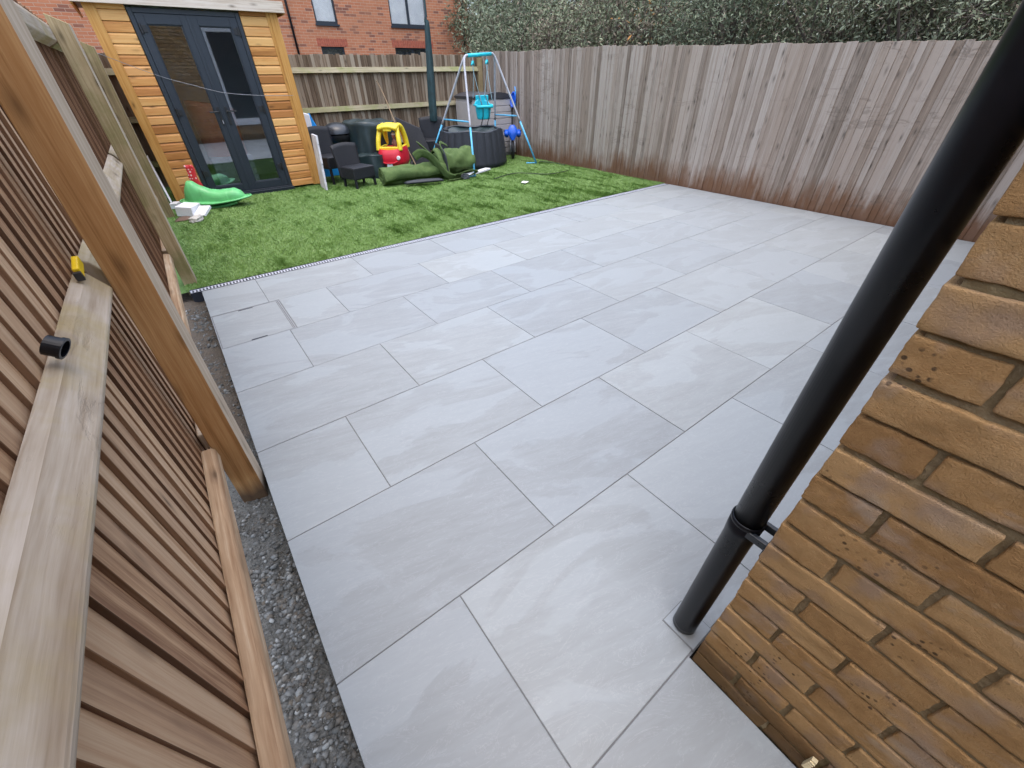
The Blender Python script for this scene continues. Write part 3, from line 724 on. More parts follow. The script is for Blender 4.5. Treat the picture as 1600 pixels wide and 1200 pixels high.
# ------------------------------------------------------------------ garden room
sh = thing('summerhouse', (1.14,3.9,0), 'orange timber summerhouse with anthracite glazed double doors beyond the lawn', 'summerhouse', rot=(0,R_(.9),0))
SY = 3.9
g = MB(); z = .03
zz = []
while z < 2.2:
    for x0, x1 in ((.19,.475),(1.725,2.105)):
        h_ = .104; pr = [(-.002,0),(-.016,.006),(-.016,h_-.022),(-.006,h_-.004),(-.006,h_),(.012,h_),(.012,0)]
        g.extrude([(0,a,b_) for a, b_ in pr], (x0,SY,z), (x1,SY,z))
    z += .107
for yy in (5.35,): 
    g.bb(.1,2.19,yy,yy+.02,.0,2.3)
for x0 in (.085, 2.175): g.bb(x0,x0+.018,SY+.03,5.35,.0,2.25)
g.build('cladding', 'shed', sh)
g = MB(); g.bb(.075,.195,SY-.03,SY-.008,.02,2.25); g.bb(.075,.095,SY-.008,SY+.1,.02,2.25); g.build('corner_trim', 'shed_trim', sh, bevel=.003)
g = MB(); g.bb(2.1,2.205,SY-.03,SY-.008,.02,2.25); g.bb(2.187,2.205,SY-.008,SY+.1,.02,2.25); g.build('corner_trim', 'shed_trim', sh, bevel=.003)
g = MB(); g.bb(2.06,2.099,SY-.024,SY-.008,.02,2.25); g.build('inner_bead', 'shed_trim', sh, bevel=.002)
rf_ = MB(); rf_.bb(0.0,2.285,SY-.07,5.45,2.3,2.34); rfo = rf_.build('roof', 'anth', sh)
g = MB(); g.bb(-.02,2.305,SY-.1,SY-.078,2.215,2.335); g.build('fascia', 'fascia', sh, bevel=.003)
g = MB(); g.bb(-.01,2.295,SY-.076,SY-.0,2.235,2.25); g.build('soffit', 'soffit', sh)
for q in (-.018,2.283):
    g = MB(); g.bb(q,q+.022,SY-.076,5.5,2.2,2.34); g.build('bargeboard', 'shed_trim', sh)
g = MB(); g.bb(.1,2.18,SY+.04,5.33,.02,.05); g.build('floor', 'interior_floor', sh)
g = MB(); g.bb(.11,2.17,5.32,5.345,.05,2.29); g.bb(.104,.112,SY+.05,5.32,.05,2.29); g.bb(2.165,2.174,SY+.05,5.32,.05,2.29); g.bb(.11,2.17,SY+.05,5.32,2.27,2.295); g.build('lining', 'pale_wall', sh)
# door frame and leaves
DX0, DX1, DM, DZ0, DZ1 = .485, 1.715, 1.1, .03, 2.2
g = MB(); g.bb(DX0,DX0+.05,SY-.03,SY+.05,DZ0,DZ1); g.bb(DX1-.05,DX1,SY-.03,SY+.05,DZ0,DZ1); g.bb(DX0+.05,DX1-.05,SY-.028,SY+.048,DZ1-.05,DZ1); g.build('door_frame', 'anth', sh, bevel=.004)
g = MB(); g.bb(DX0-.005,DX1+.02,SY-.075,SY+.05,-.01,.045); g.bb(DX0,DX1,SY-.045,SY+.05,.045,.062); g.build('threshold', 'anth_gl', sh, bevel=.006)
for k, (a, b_) in enumerate(((DX0+.054, DM-.003), (DM+.003, DX1-.054))):
    d = MB(); st = .09; y0, y1 = SY-.035, SY+.03; z0, z1 = .066, DZ1-.054
    d.bb(a,a+st,y0,y1,z0,z1); d.bb(b_-st,b_,y0,y1,z0,z1); d.bb(a+st,b_-st,y0+.001,y1-.001,z0,z0+.1); d.bb(a+st,b_-st,y0+.001,y1-.001,z1-.1,z1)
    # glazing bead
    for q in ((a+st,a+st+.014,z0+.1,z1-.1),(b_-st-.014,b_-st,z0+.1,z1-.1)): d.bb(q[0],q[1],y0+.012,y1-.01,q[2],q[3])
    d.bb(a+st+.014,b_-st-.014,y0+.012,y1-.01,z0+.1,z0+.112); d.bb(a+st+.014,b_-st-.014,y0+.012,y1-.01,z1-.112,z1-.1)
    if k == 1: d.bb(DM-.02,DM+.014,y0-.008,y0-.001,z0,z1)
    dl = d.build('door', 'anth', sh, bevel=.003)
    p_ = MB(); p_.bb(a+st+.014,b_-st-.014,SY-.006,SY+.002,z0+.112,z1-.112); p_.build('glass_pane', 'glass', dl)
    if k == 0: hx, s_ = b_-.045, -1
    else: hx, s_ = a+.05, 1
    h_ = MB(); h_.box((hx,y0-.006,1.06), (.03,.012,.22)); h_.tube([(hx,y0-.01,1.11),(hx,y0-.05,1.11),(hx+s_*.02,y0-.056,1.11),(hx+s_*.12,y0-.052,1.108)], .009, 8); h_.build('handle', 'black', dl, bevel=.002)
    for hz in (.35,1.12,2.0):
        hh = MB(); xx = a+.012 if k == 0 else b_-.012; sx_ = -1 if k == 0 else 1
        hh.tube([(xx,y0-.008,hz-.05),(xx,y0-.008,hz+.05)], .014, 10); hh.box((xx-sx_*.035,y0-.005,hz), (.05,.01,.07)); hh.build('hinge', 'black', dl, bevel=.002)
g = MB()
g.box((DM-.043,SY-.048,.985), (.008,.004,.045)); g.build('key', 'silver', sh)
# inside the garden room
t = thing('tub_chair', (1.0,4.42,.05), 'rounded terracotta chair back seen through the left glass door', 'chair')
def tubc(u, v):
    a = R_(20)+u*R_(320)-R_(90); rr = .26*(1+.1*v)
    return (1.02+rr*math.cos(a+math.pi/2), 4.42+rr*math.sin(a+math.pi/2)*.9, .5+v*(.62+.12*math.sin(u*math.pi)))
g = MB(); g.grid(tubc, 28, 10); g.build('backrest', 'orange', t, smooth=True, solid=.05)
g = MB(); g.tube([(1.02,4.42,.46),(1.02,4.42,.56)], .27, 24); g.build('seat', 'orange', t, bevel=.02)
for a in (0.8,2.4,3.9,5.5):
    g = MB(); g.tube([(1.02+.2*math.cos(a),4.42+.2*math.sin(a),.5),(1.02+.24*math.cos(a),4.42+.24*math.sin(a),.05)], .014, 8); g.build('leg', 'black', t)
t = thing('storage_crate', (1.2,4.35,.05), 'low pale crate standing behind the glass doors of the summerhouse', 'crate')
g = MB(); 
for k in range(5): g.bb(.75,1.3,4.14,4.155,.06+k*.09,.06+k*.09+.082); g.bb(.75,1.3,4.5,4.515,.06+k*.09,.06+k*.09+.082); g.bb(.74,.75,4.14,4.515,.06+k*.09,.06+k*.09+.082); g.bb(1.3,1.31,4.14,4.515,.06+k*.09,.06+k*.09+.082)
g.bb(.74,1.31,4.14,4.515,.5,.515); g.build('crate_body', 'whitep', t, bevel=.003)
# cable slung from fence to summerhouse
pts = [(.02,3.1,1.73),(.5,3.8,1.535),(.85,3.81,1.425),(1.2,3.81,1.33),(1.65,3.82,1.285),(2.12,3.845,1.27)]
WR = .0028
def spline(P, n=8):
    P = [Vector(q) for q in P]; o = []
    for i in range(len(P)-1):
        p0, p1, p2, p3 = P[max(i-1,0)], P[i], P[i+1], P[min(i+2,len(P)-1)]
        for k in range(n):
            t = k/n; o.append(.5*((2*p1)+(-p0+p2)*t+(2*p0-5*p1+4*p2-p3)*t*t+(-p0+3*p1-3*p2+p3)*t**3))
    o.append(P[-1]); return o
g = MB(); g.tube(spline(pts), WR, 6); tag(g.build('cable', 'wire', smooth=True), 'thin grey cable slung across the summerhouse doors from the left fence', 'cable')

# ------------------------------------------------------------------ toys and scraps by the summerhouse
t = thing('rocking_toy', (.6,3.5,0), 'bright green plastic ride-on rocker lying on the lawn by the glass doors', 'toy')
A = Vector((.19,3.46,0)); D = Vector((.68,-.3,0)).normalized(); Sd = Vector((-D.y, D.x, 0)); Lr = .8
def prof(s):
    # height of top, half width of body, rim half width, rim height
    top = np.interp(s, [0,.06,.14,.22,.3,.45,.6,.72,.84,.93,1], [.12,.26,.36,.36,.3,.24,.22,.23,.24,.2,.12])
    wid = np.interp(s, [0,.08,.16,.25,.4,.6,.8,.93,1], [.03,.08,.095,.095,.1,.125,.12,.09,.02])
    return top, wid
def body(u, v):
    s = u; top, wid = prof(s); rib = .005*(1 if (s*26) % 1 > .5 else 0) if .33 < s < .72 else 0
    rimz = .08+.1*abs(s-.45)**1.6
    a = -math.pi/2+v*math.pi
    y = math.sin(a)*(wid+rib)*1.05; z = rimz+(top+rib-rimz)*max(0, math.cos(a))**.62
    return A+D*(s*Lr)+Sd*y+Vector((0,0,z))
g = MB(); g.grid(body, 54, 17, flip=True); g.build('seat_body', 'gtoy', t, smooth=True)
def rim(u, v):
    a = u*2*math.pi; s = .5-.56*math.cos(a); half = .17*abs(math.sin(a))**.8*math.copysign(1, math.sin(a)); rz = .075+.11*abs(s-.45)**1.5
    b2 = v*2*math.pi; o2 = (math.cos(b2)*.014, math.sin(b2)*.012)
    return A+D*((s-.5)*(Lr+.02)+Lr*.5-math.cos(a)*o2[0])+Sd*(half*(1+o2[0]*4))+Vector((0,0,rz+o2[1]))
g = MB(); g.grid(rim, 48, 9, True, flip=True)
def skirt(u, v):
    a = u*2*math.pi; s = .5-.55*math.cos(a)*(1-.18*v); half = .17*(1-.35*v)*math.sin(a); rz = .075+.11*abs(s-.45)**1.5
    return A+D*(s*Lr)+Sd*half+Vector((0,0,rz+.002+v*.02))
g.grid(skirt, 48, 4, True); g.build('rim', 'gtoy', t, smooth=True)
for s_ in (-1,1):
    g = MB(); g.tube(spline([tuple(A+D*(.06+.62*q)+Sd*(s_*.09)+Vector((0,0,.035+.05*(2*q-1)**2-.02))) for q in (0,.25,.5,.75,1)], 4), .018, 8); g.build('runner', 'gtoy', t, smooth=True)
t = thing('fabric_strip', (.37,3.72,.3), 'red and white spotted strip propped behind the green rocker', 'toy')
def m_spot():
    m, nt, b = newmat('red white dotted'); h = N(nt); tc = h.n('ShaderNodeTexCoord').outputs['Object']
    vo = h.n('ShaderNodeTexVoronoi'); vo.inputs['Scale'].default_value = 26; vo.inputs['Randomness'].default_value = .3; h.l(tc, vo.inputs['Vector'])
    h.l(h.ramp(vo.outputs['Distance'], [(.28, (.8,.6,.6)), (.36, (.6,.03,.04))]), b.inputs['Base Color']); return m
M['spot'] = m_spot()
g = MB(); g.grid(lambda u, v: (.345+.1*u+.02*v+.01*math.sin(v*9), 3.62+.02*math.sin(u*4+v*3), .52-.33*v), 6, 12); g.build('strip', 'spot', t, smooth=True, solid=.015)
t = thing('polystyrene_block', (.2,3.0,0), 'white polystyrene block on the lawn edge beside the green rocker', 'polystyrene block')
Rm = rotz(R_(-28))@Matrix.Rotation(R_(6),3,'Y'); g = MB(); g.box((.175,3.05,.07), (.2,.27,.12), Rm); g.build('block', 'white', t, bevel=.006)
t = thing('polystyrene_sheet', (.33,2.95,0), 'tilted square white polystyrene piece leaning against a white block', 'polystyrene piece')
Rm = rotz(R_(-35))@Matrix.Rotation(R_(20),3,'X'); g = MB(); g.box((.315,2.93,.045), (.15,.22,.035), Rm); g.build('sheet', 'white', t, bevel=.004)
def rock(name, c, d, mat, label, cat, seed, rot=0):
    bm = bmesh.new(); bmesh.ops.create_icosphere(bm, subdivisions=3, radius=1)
    for v in bm.verts:
        q = v.co.copy(); m_ = max(abs(q.x),abs(q.y),abs(q.z)); q = q.lerp(q/m_, .6)
        q *= 1+.22*noise.noise(q*1.4+Vector((seed,0,0)))+.06*noise.noise(q*5+Vector((seed,1,0))); v.co = Vector((q.x*d[0]/2,q.y*d[1]/2,q.z*d[2]/2))
    me = bpy.data.meshes.new(name); bm.to_mesh(me); bm.free(); me.materials.append(M[mat]); o = bpy.data.objects.new(name, me); col.objects.link(o)
    o.location = c; o.rotation_euler = (0,0,rot); return tag(o, label, cat)
rock('mortar_lump', (.205,2.62,.03), (.13,.2,.07), 'stone', 'rough pale mortar lump on the lawn in front of the white polystyrene', 'rubble', 3, -.5)
rock('dark_stone', (4.36,2.62,.035), (.13,.13,.1), 'dstone', 'small dark stone at the end of the turf strips by the swing foot', 'stone', 8)
g = MB(); g.grid(lambda u, v: (-.03+.16*u+.03*v, 2.72+.16*v, .012+.02*math.sin(u*3)*v), 5, 5); tag(g.build('dead_leaf', plain('dead leaf', (.16,.1,.07), .8), solid=.004, smooth=True), 'flat brown scrap on the lawn beside the left fence post', 'leaf')
t = thing('white_trim', (.02,3.9,0), 'thin white plastic trim strip leaning by the summerhouse corner', 'trim strip')
g = MB(); g.solid([(.0,3.76,.02),(.022,3.76,.02),(.022,3.79,.02),(.0,3.79,.02),(-.03,4.15,.62),(-.01,4.15,.62),(-.01,4.18,.62),(-.03,4.18,.62)]); g.build('strip', 'white', t)
g = MB(); g.box((.05,3.62,.04), (.1,.16,.07), rotz(R_(-25))); g.build('end_block', 'white', t, bevel=.004)
g = MB(); 
for k in range(4): g.box((4.918,1.603+.002*k,.022+.002*k), (.12,.09,.0018), rotz(R_(25+k*3)))
tag(g.build('paper_card', 'white'), 'small white card lying alone on the lawn near the drain', 'card')
for nm, (a, b_), lb in (('white_plank', ((4.35,2.72,.02),(5.15,3.05,.02)), 'white batten lying on the lawn behind the front foot of the swing'),):
    g = MB(); g.extrude([(-.03,.05,-.01),(.03,-.05,-.01),(.03,-.05,.02),(-.03,.05,.02)], a, b_); tag(g.build(nm, 'white', bevel=.003), lb, 'batten')
for pts, nm, lb in (([(4.7,2.2,.02),(5.3,2.35,.022),(5.7,1.9,.02),(6.2,1.9,.02)], 'cable', 'thin dark cable snaking over the lawn right of the turf roll'),
                ([(6.3,2.85,.022),(6.42,2.95,.03),(6.55,2.8,.02),(6.6,2.4,.02)], 'rope', 'dark cord on the lawn beside the far right foot of the swing')):
    g = MB(); g.tube(spline(pts), .006, 6); tag(g.build(nm, 'black', smooth=True), lb, 'cable')

# ------------------------------------------------------------------ white panel, blue slide
t = thing('leaning_board', (2.12,3.55,0), 'scuffed white panel with torn edge leaning against the summerhouse corner', 'panel')
g = MB(); n = 14
for k in range(n):
    z0, z1 = k/n*.76, (k+1)/n*.76; e0, e1 = random.uniform(-.012,.006), random.uniform(-.012,.006)
    def q(z, e): return [(2.105+.11*z,3.36+.12*z+e,z),(2.135+.11*z,3.36+.12*z+e,z),(2.16+.11*z,3.72+.1*z,z),(2.13+.11*z,3.72+.1*z,z)]
    g.solid(q(z0,e0)+q(z1,e0))
g.build('sheet', 'whitep', t)
t = thing('toy_slide', (2.5,4.9,0), 'blue and white plastic slide top behind the black chairs by the summerhouse', 'slide')
g = MB(); g.solid([(2.4,4.5,.0),(2.75,4.5,.0),(2.9,4.58,.0),(2.4,4.58,.0),(2.42,4.5,.98),(2.46,4.5,1.0),(2.46,4.58,1.0),(2.42,4.58,.98)]); g.build('chute', 'lblue', t, bevel=.01)
g = MB(); g.solid([(2.33,4.4,.0),(2.4,4.4,.0),(2.4,4.46,.0),(2.33,4.46,.0),(2.29,4.4,1.03),(2.43,4.4,.99),(2.43,4.46,.99),(2.29,4.46,1.03)]); g.build('side_wall', 'white', t, bevel=.02, seg=3)

# ------------------------------------------------------------------ rattan chairs
def chair(name, loc, yaw, w, dpt, seat, back, label, cat='chair', arms=False, rec=.08):
    t = thing(name, loc, label, cat, None)
    R3 = rotz(yaw); L = Vector(loc)
    def T(x, y, z): return L+R3@Vector((x,y,z))
    g = MB(); g.box(T(0,0,seat-.09), (w,dpt,.18), R3); g.build('seat', 'rattan', t, bevel=.018, seg=3)
    g = MB()
    def bk(u, v):
        cr = .03*math.sin(u*math.pi)*v; return T((u-.5)*w*(1.0+.12*v), dpt/2+rec*v+.015*math.cos((u-.5)*3), seat-.2+(back-seat+.2)*v+cr)
    g.grid(bk, 14, 10); g.build('backrest', 'rattan', t, smooth=True, solid=.035)
    for sx in (-1,1):
        for sy in (-1,1):
            g = MB(); g.solid([T(sx*(w/2-.02)-.015,sy*(dpt/2-.02)-.015,0),T(sx*(w/2-.02)+.015,sy*(dpt/2-.02)-.015,0),T(sx*(w/2-.02)+.015,sy*(dpt/2-.02)+.015,0),T(sx*(w/2-.02)-.015,sy*(dpt/2-.02)+.015,0),
                     T(sx*(w/2-.03)-.017,sy*(dpt/2-.03)-.017,seat-.17),T(sx*(w/2-.03)+.017,sy*(dpt/2-.03)-.017,seat-.17),T(sx*(w/2-.03)+.017,sy*(dpt/2-.03)+.017,seat-.17),T(sx*(w/2-.03)-.017,sy*(dpt/2-.03)+.017,seat-.17)]); g.build('leg', 'rattan', t)
        if arms:
            g = MB(); g.box(T(sx*(w/2+.04),0,(seat+.2)/2), (.09,dpt+.05,seat+.2), R3); g.build('armrest', 'rattan', t, bevel=.02, seg=3)
    return t
chair('rattan_chair', (2.68,3.3,0), R_(16), .42, .36, .31, .60, 'small black rattan chair with its legs showing, in front of the pile by the summerhouse')
chair('rattan_chair', (2.5,3.95,0), R_(22), .52, .42, .42, .80, 'taller black rattan chair behind the small one, next to the leaning white panel')
chair('rattan_armchair', (4.87,4.66,0), R_(-30), .5, .5, .42, .78, 'black rattan armchair standing between the toy car and the hot tub', 'armchair', True, .05)
t = thing('table_top', (4.3,4.3,0), 'dark woven table top standing on edge and slanting behind the toy car', 'table top')
g = MB(); g.solid([(4.15,4.3,.02),(4.55,4.05,.02),(4.58,4.09,.02),(4.18,4.34,.02),(4.03,4.55,.86),(4.42,4.3,.66),(4.45,4.34,.66),(4.06,4.59,.86)]); g.build('panel', 'rattan', t, bevel=.006)
# round dark thing in the pile
t = thing('kettle_barbecue', (2.92,4.72,0), 'round black lidded barbecue partly hidden behind the rattan chairs', 'barbecue')
def dome(u, v): a = u*6.2832; b2 = v*math.pi/2; return (2.92+.27*math.cos(a)*math.cos(b2), 4.72+.27*math.sin(a)*math.cos(b2), .66+.17*math.sin(b2))
g = MB(); g.grid(dome, 32, 8, True); g.build('lid', 'anth_gl', t, smooth=True)
def bowl(u, v): a = u*6.2832; b2 = v*math.pi/2*.8; return (2.92+.26*math.cos(a)*math.cos(b2), 4.72+.26*math.sin(a)*math.cos(b2), .64-.2*math.sin(b2))
g = MB(); g.grid(bowl, 32, 8, True, flip=True); g.build('bowl', 'black', t, smooth=True)
for a in (.5,2.6,4.7):
    g = MB(); g.tube([(2.92+.15*math.cos(a),4.72+.15*math.sin(a),.5),(2.92+.24*math.cos(a),4.72+.24*math.sin(a),0)], .012, 8); g.build('leg', 'black', t)
# tarpaulin-covered furniture
def tarp(name, c, d, yaw, top, seed, label, mat='tarp'):
    g = MB(); R3 = rotz(yaw)
    def fn(u, v):
        a = u*2*math.pi; ca, sa = math.cos(a), math.sin(a); k = (abs(ca)**3.2+abs(sa)**3.2)**(-1/3.2)
        if v < .45: rr = v/.45; zz = top*(1+.06*noise.noise(Vector((ca*rr*2,sa*rr*2,seed)))) - .03*rr
        else: rr = 1+.16*((v-.45)/.55); zz = top*(1-(v-.45)/.55)**.92*.97
        fold = .05*math.sin(a*9+2*math.sin(a*3+seed))*max(0,v-.4)+.05*noise.noise(Vector((ca*3,sa*3,v*3+seed)))*(.3+v)
        p = R3@Vector((ca*k*d[0]/2*(rr+fold), sa*k*d[1]/2*(rr+fold), 0))
        return (c[0]+p.x, c[1]+p.y, max(.005, zz+.025*noise.noise(Vector((p.x*5,p.y*5,zz*4+seed)))))
    g.grid(fn, 90, 34, True, flip=True); return tag(g.build(name, mat, smooth=True), label, 'tarpaulin')
tarp('tarpaulin', (3.5,4.62,0), (.85,.8), R_(15), .84, 2, 'dark green tarpaulin draped over furniture behind the toy car')
tarp('tarpaulin', (3.2,3.98,0), (.42,.5), R_(30), .38, 5, 'crumpled lower dark green sheet between the small black chair and the toy car')

# ------------------------------------------------------------------ toy car
t = thing('toy_car', (3.62,3.8,0), 'red and yellow ride-on toy car with a small figure inside, behind the turf roll', 'toy car')
R3 = rotz(R_(-40)); cc = Vector((3.64,3.95,0))
def T(x, y, z): return tuple(cc+R3@(Vector((x,y,z))*.93))
def carbody(u, v):
    a = u*2*math.pi; ca, sa = math.cos(a), math.sin(a); k = (abs(ca)**3.5+abs(sa)**3.5)**(-1/3.5)
    w = np.interp(v, [0,.12,.35,.6,.85,1], [.6,.82,1.0,1.0,.97,.9]); z = .1+.36*v+(.03*math.cos(a)**2 if v > .9 else 0)
    bul = 1+.05*math.sin(v*math.pi)*(sa < 0)
    return T(ca*k*.265*w, sa*k*.36*w*bul, z)
g = MB(); g.grid(carbody, 56, 14, True); g.grid(lambda u, v: T(*[(q*(1-v*.97)) for q in (np.array(carbody(u,1))-np.array(T(0,0,0)))[:2]], .46) if False else tuple(Vector(carbody(u,1)).lerp(Vector(T(0,0,.45)), v)), 56, 3, True)
g.build('body', 'red', t, smooth=True)
g = MB(); g.tube([T(-.16,-.36,.27),T(-.08,-.385,.24),T(.08,-.385,.24),T(.16,-.36,.27)], .012, 8); g.build('bumper_line', 'red', t)
for s_ in (-1,1):
    g = MB(); g.tube([T(s_*.185,-.33,.33),T(s_*.185,-.372,.33)], .032, 16); g.build('headlight', 'white', t, bevel=.004)
g = MB(); g.box(T(0,-.377,.2), (.1,.008,.05), R3); g.build('badge', 'white', t, bevel=.003)
def pillar(pts, w): g_ = MB(); g_.tube(spline(pts,6), w, 10); return g_
for s_ in (-1,1):
    g = pillar([T(s_*.215,-.24,.44),T(s_*.2,-.2,.62),T(s_*.165,-.1,.79),T(s_*.15,.0,.83)], .042); g.build('front_pillar', 'yellow', t, smooth=True)
    g = pillar([T(s_*.215,.28,.44),T(s_*.2,.25,.62),T(s_*.17,.17,.79),T(s_*.15,.05,.83)], .05); g.build('rear_pillar', 'yellow', t, smooth=True)
def roof(u, v):
    x = (u-.5)*2; y = (v-.5)*2; return T(x*.2*(1-.1*y*y), -.02+y*.2, .865-.035*x*x-.05*y*y)
g = MB(); g.grid(roof, 14, 14); g.build('roof', 'yellow', t, smooth=True, solid=.05)
g = MB(); g.box(T(0,-.2,.775), (.15,.03,.03), R3); g.build('visor', 'yellow', t, bevel=.008)
g = MB(); g.box(T(0,-.235,.47), (.4,.05,.07), R3); g.box(T(.2,0,.47), (.05,.5,.06), R3); g.box(T(-.2,0,.47), (.05,.5,.06), R3); g.build('sill', 'yellow', t, bevel=.015, seg=3)
for sx in (-1,1):
    for yy in (-.24,.24):
        g = MB(); c0 = cc+R3@Vector((sx*.25,yy,.085)); e = R3@Vector((.028*sx,0,0)); g.tube([c0-e,c0+e], .085, 20); g.build('wheel', 'black', t, bevel=.01)
t = thing('doll', (3.64,3.9,.45), 'little doll with a white cap sitting inside the toy car', 'doll')
g = MB(); c0 = cc+R3@Vector((.06,-.05,0))
g.tube([c0+Vector((0,0,.42)),c0+Vector((0,0,.5)),c0+Vector((0,0,.56)),c0+Vector((0,0,.575)),c0+Vector((0,0,.59)),c0+Vector((0,-.004,.62)),c0+Vector((0,-.002,.65)),c0+Vector((0,0,.665))], [.035,.04,.03,.014,.024,.035,.028,.008], 12); g.tube([c0+Vector((.03,0,.55)),c0+Vector((.06,-.03,.5))], .012, 8); g.tube([c0+Vector((-.03,0,.55)),c0+Vector((-.06,-.03,.5))], .012, 8); g.build('body', 'skin', t, smooth=True)
g = MB(); g.tube([c0+Vector((0,0,.64)),c0+Vector((0,0,.66)),c0+Vector((0,0,.675)),c0+Vector((0,0,.68))], [.036,.033,.02,.004], 12); g.build('cap', 'white', t, smooth=True)

# ------------------------------------------------------------------ rolled turf
def m_turfback():
    m, nt, b = newmat('turf pile'); h = N(nt); tc = h.n('ShaderNodeTexCoord').outputs['Object']
    f = h.noise(tc, 7, 5, .65); f2 = h.noise(tc, 130, 3, .6)
    c = h.mix(h.math('MULTIPLY', f2, .8), h.ramp(f, [(.3, (.075,.13,.03)), (.55, (.13,.2,.055)), (.75, (.2,.26,.09))]), (.03,.07,.018))
    h.l(c, b.inputs['Base Color']); b.inputs['Roughness'].default_value = .85; h.l(h.bump(f2, 1, .012), b.inputs['Normal']); return m
M['turf'] = m_turfback()
t = thing('turf_roll', (3.8,2.95,0), 'big rolled up length of spare artificial turf with loose strips on the lawn', 'turf roll')
def spiral_roll(a, b_, r, turns, seed, sag=.0):
    a = Vector(a); b_ = Vector(b_); ax = (b_-a); T_ = ax.normalized(); X = Vector((0,0,1)); Y = T_.cross(X).normalized()
    def fn(u, v):
        th = u*turns*2*math.pi; rr = r*(.25+.75*u) if u < 1 else r
        rr = r*(1-.22*(turns-u*turns)/1.0*1.0) if False else r*(.2+.8*u)
        w = 1+.3*noise.noise(Vector((v*5, math.cos(th)*1.2, math.sin(th)*1.2+seed)))+.07*noise.noise(Vector((v*16, math.cos(th)*3, math.sin(th)*3+seed)))
        zz = math.cos(th)*rr*w; 
        return tuple(a+ax*v+Y*(math.sin(th)*rr*w*1.08)+X*(zz*(.92 if zz < 0 else .96))+X*(r*.92)+X*(-sag*math.sin(v*math.pi)))
    g_ = MB(); g_.grid(fn, int(40*turns), 26); return g_
spiral_roll((2.96,3.0,0), (4.15,2.95,0), .145, 3.3, 1).build('rolled_turf', 'turf', t, smooth=True, solid=.018)
spiral_roll((4.02,3.1,0), (4.72,3.02,0), .235, 3.3, 4).build('rolled_turf', 'turf', t, smooth=True, solid=.018)
def ribbon(pts, w, up=(0,0,1)):
    P = spline(pts, 8); n = len(P)
    def fn(u, v):
        i = min(int(u*(n-1)+.5), n-1); tt = (P[min(i+1,n-1)]-P[max(i-1,0)]).normalized(); s_ = tt.cross(Vector(up)).normalized(); 
        ww = w(u) if callable(w) else w
        return tuple(P[i]+s_*(v-.5)*ww)
    g_ = MB(); g_.grid(fn, n, 4); return g_
ribbon([(3.6,3.0,.38),(3.7,2.92,.44),(3.84,2.84,.36),(3.98,2.76,.16),(4.1,2.7,.05),(4.35,2.7,.03)], .13, (.8,.5,.2)).build('turf_strip', 'turf', t, smooth=True, solid=.012)
ribbon([(3.78,3.15,.55),(3.8,3.0,.5),(3.9,2.86,.36),(4.05,2.8,.17),(4.2,2.68,.05)], .12, (.7,-.2,.6)).build('turf_strip', 'turf', t, smooth=True, solid=.012)
ribbon([(4.1,2.8,.04),(4.25,2.62,.1),(4.42,2.55,.14),(4.58,2.58,.1),(4.5,2.7,.03),(4.2,2.62,.02),(4.0,2.62,.02)], .07, (0,.3,1)).build('turf_strip', 'turf', t, smooth=True, solid=.012)
ribbon([(4.12,2.82,.3),(4.1,2.96,.5),(4.2,3.1,.54),(4.4,3.25,.46)], .05, (1,0,.3)).build('turf_strip', 'turf', t, smooth=True, solid=.012)
ribbon([(4.1,2.8,.1),(4.1,2.84,.34),(4.1,2.98,.47),(4.1,3.15,.49)], .1, (1,.1,0)).build('turf_backing', 'rub', t, smooth=True, solid=.01)
t_ = MB(); t_.grid(lambda u, v: (3.24+u*.62, 2.73-.21*u*.75+(v-.5)*.13*(1-abs(u-.5)*.4), .05+.03*math.sin(v*math.pi)*max(0,math.sin(u*math.pi))**.3), 20, 8)
tag(t_.build('rubber_offcut', 'rub', smooth=True, solid=.03), 'flat dark rubber offcut lying in front of the turf roll', 'offcut')

# ------------------------------------------------------------------ cane
g = MB(); g.tube(spline([(3.95,3.6,.02),(4.05,4.5,.62),(4.17,5.2,1.15),(4.17,5.44,1.38),(4.15,5.46,1.42)], 6), .011, 8); tag(g.build('garden_cane', 'stick', smooth=True), 'long thin brown cane leaning against the back fence behind the toy car', 'cane')

# ------------------------------------------------------------------ hot tub
t = thing('hot_tub', (5.3,3.85,0), 'round dark grey ribbed inflatable hot tub with collapsed top behind the swing', 'hot tub')
PC = (5.3,3.85)
def tub(u, v):
    a = u*2*math.pi; rib = .028*abs(math.sin(a*13))**.6; r = .73-.11*v+rib*math.sin(min(1,v*1.3)*math.pi/2) - (.05*max(0,(.06-v)/.06))
    return (PC[0]+r*math.cos(a), PC[1]+r*math.sin(a), .62*v+.015*math.sin(a*5)*v)
g = MB(); g.grid(tub, 264, 14, True); g.build('side_wall', 'rub', t, smooth=True)
def lidf(u, v):
    a = u*2*math.pi; r = (.61-.59*v)
    return (PC[0]+r*math.cos(a), PC[1]+r*math.sin(a), .61+.015*math.sin(a*5)-.1*math.sin(v*2.2)+.05*noise.noise(Vector((math.cos(a)*r*6, math.sin(a)*r*6, 2)))*(1 if v > .05 else .3))
g = MB(); g.grid(lidf, 96, 12, True); g.build('cover', 'tarp', t, smooth=True)
def rimf(u, v):
    a = u*2*math.pi; b2 = v*2*math.pi; rr = .61+.022*math.cos(b2); return (PC[0]+rr*math.cos(a), PC[1]+rr*math.sin(a), .62+.015*math.sin(a*5)+.02*math.sin(b2)+.008*noise.noise(Vector((a*6,0,0))))
g = MB(); g.grid(rimf, 120, 9, True); g.build('rim', 'anth_gl', t, smooth=True)

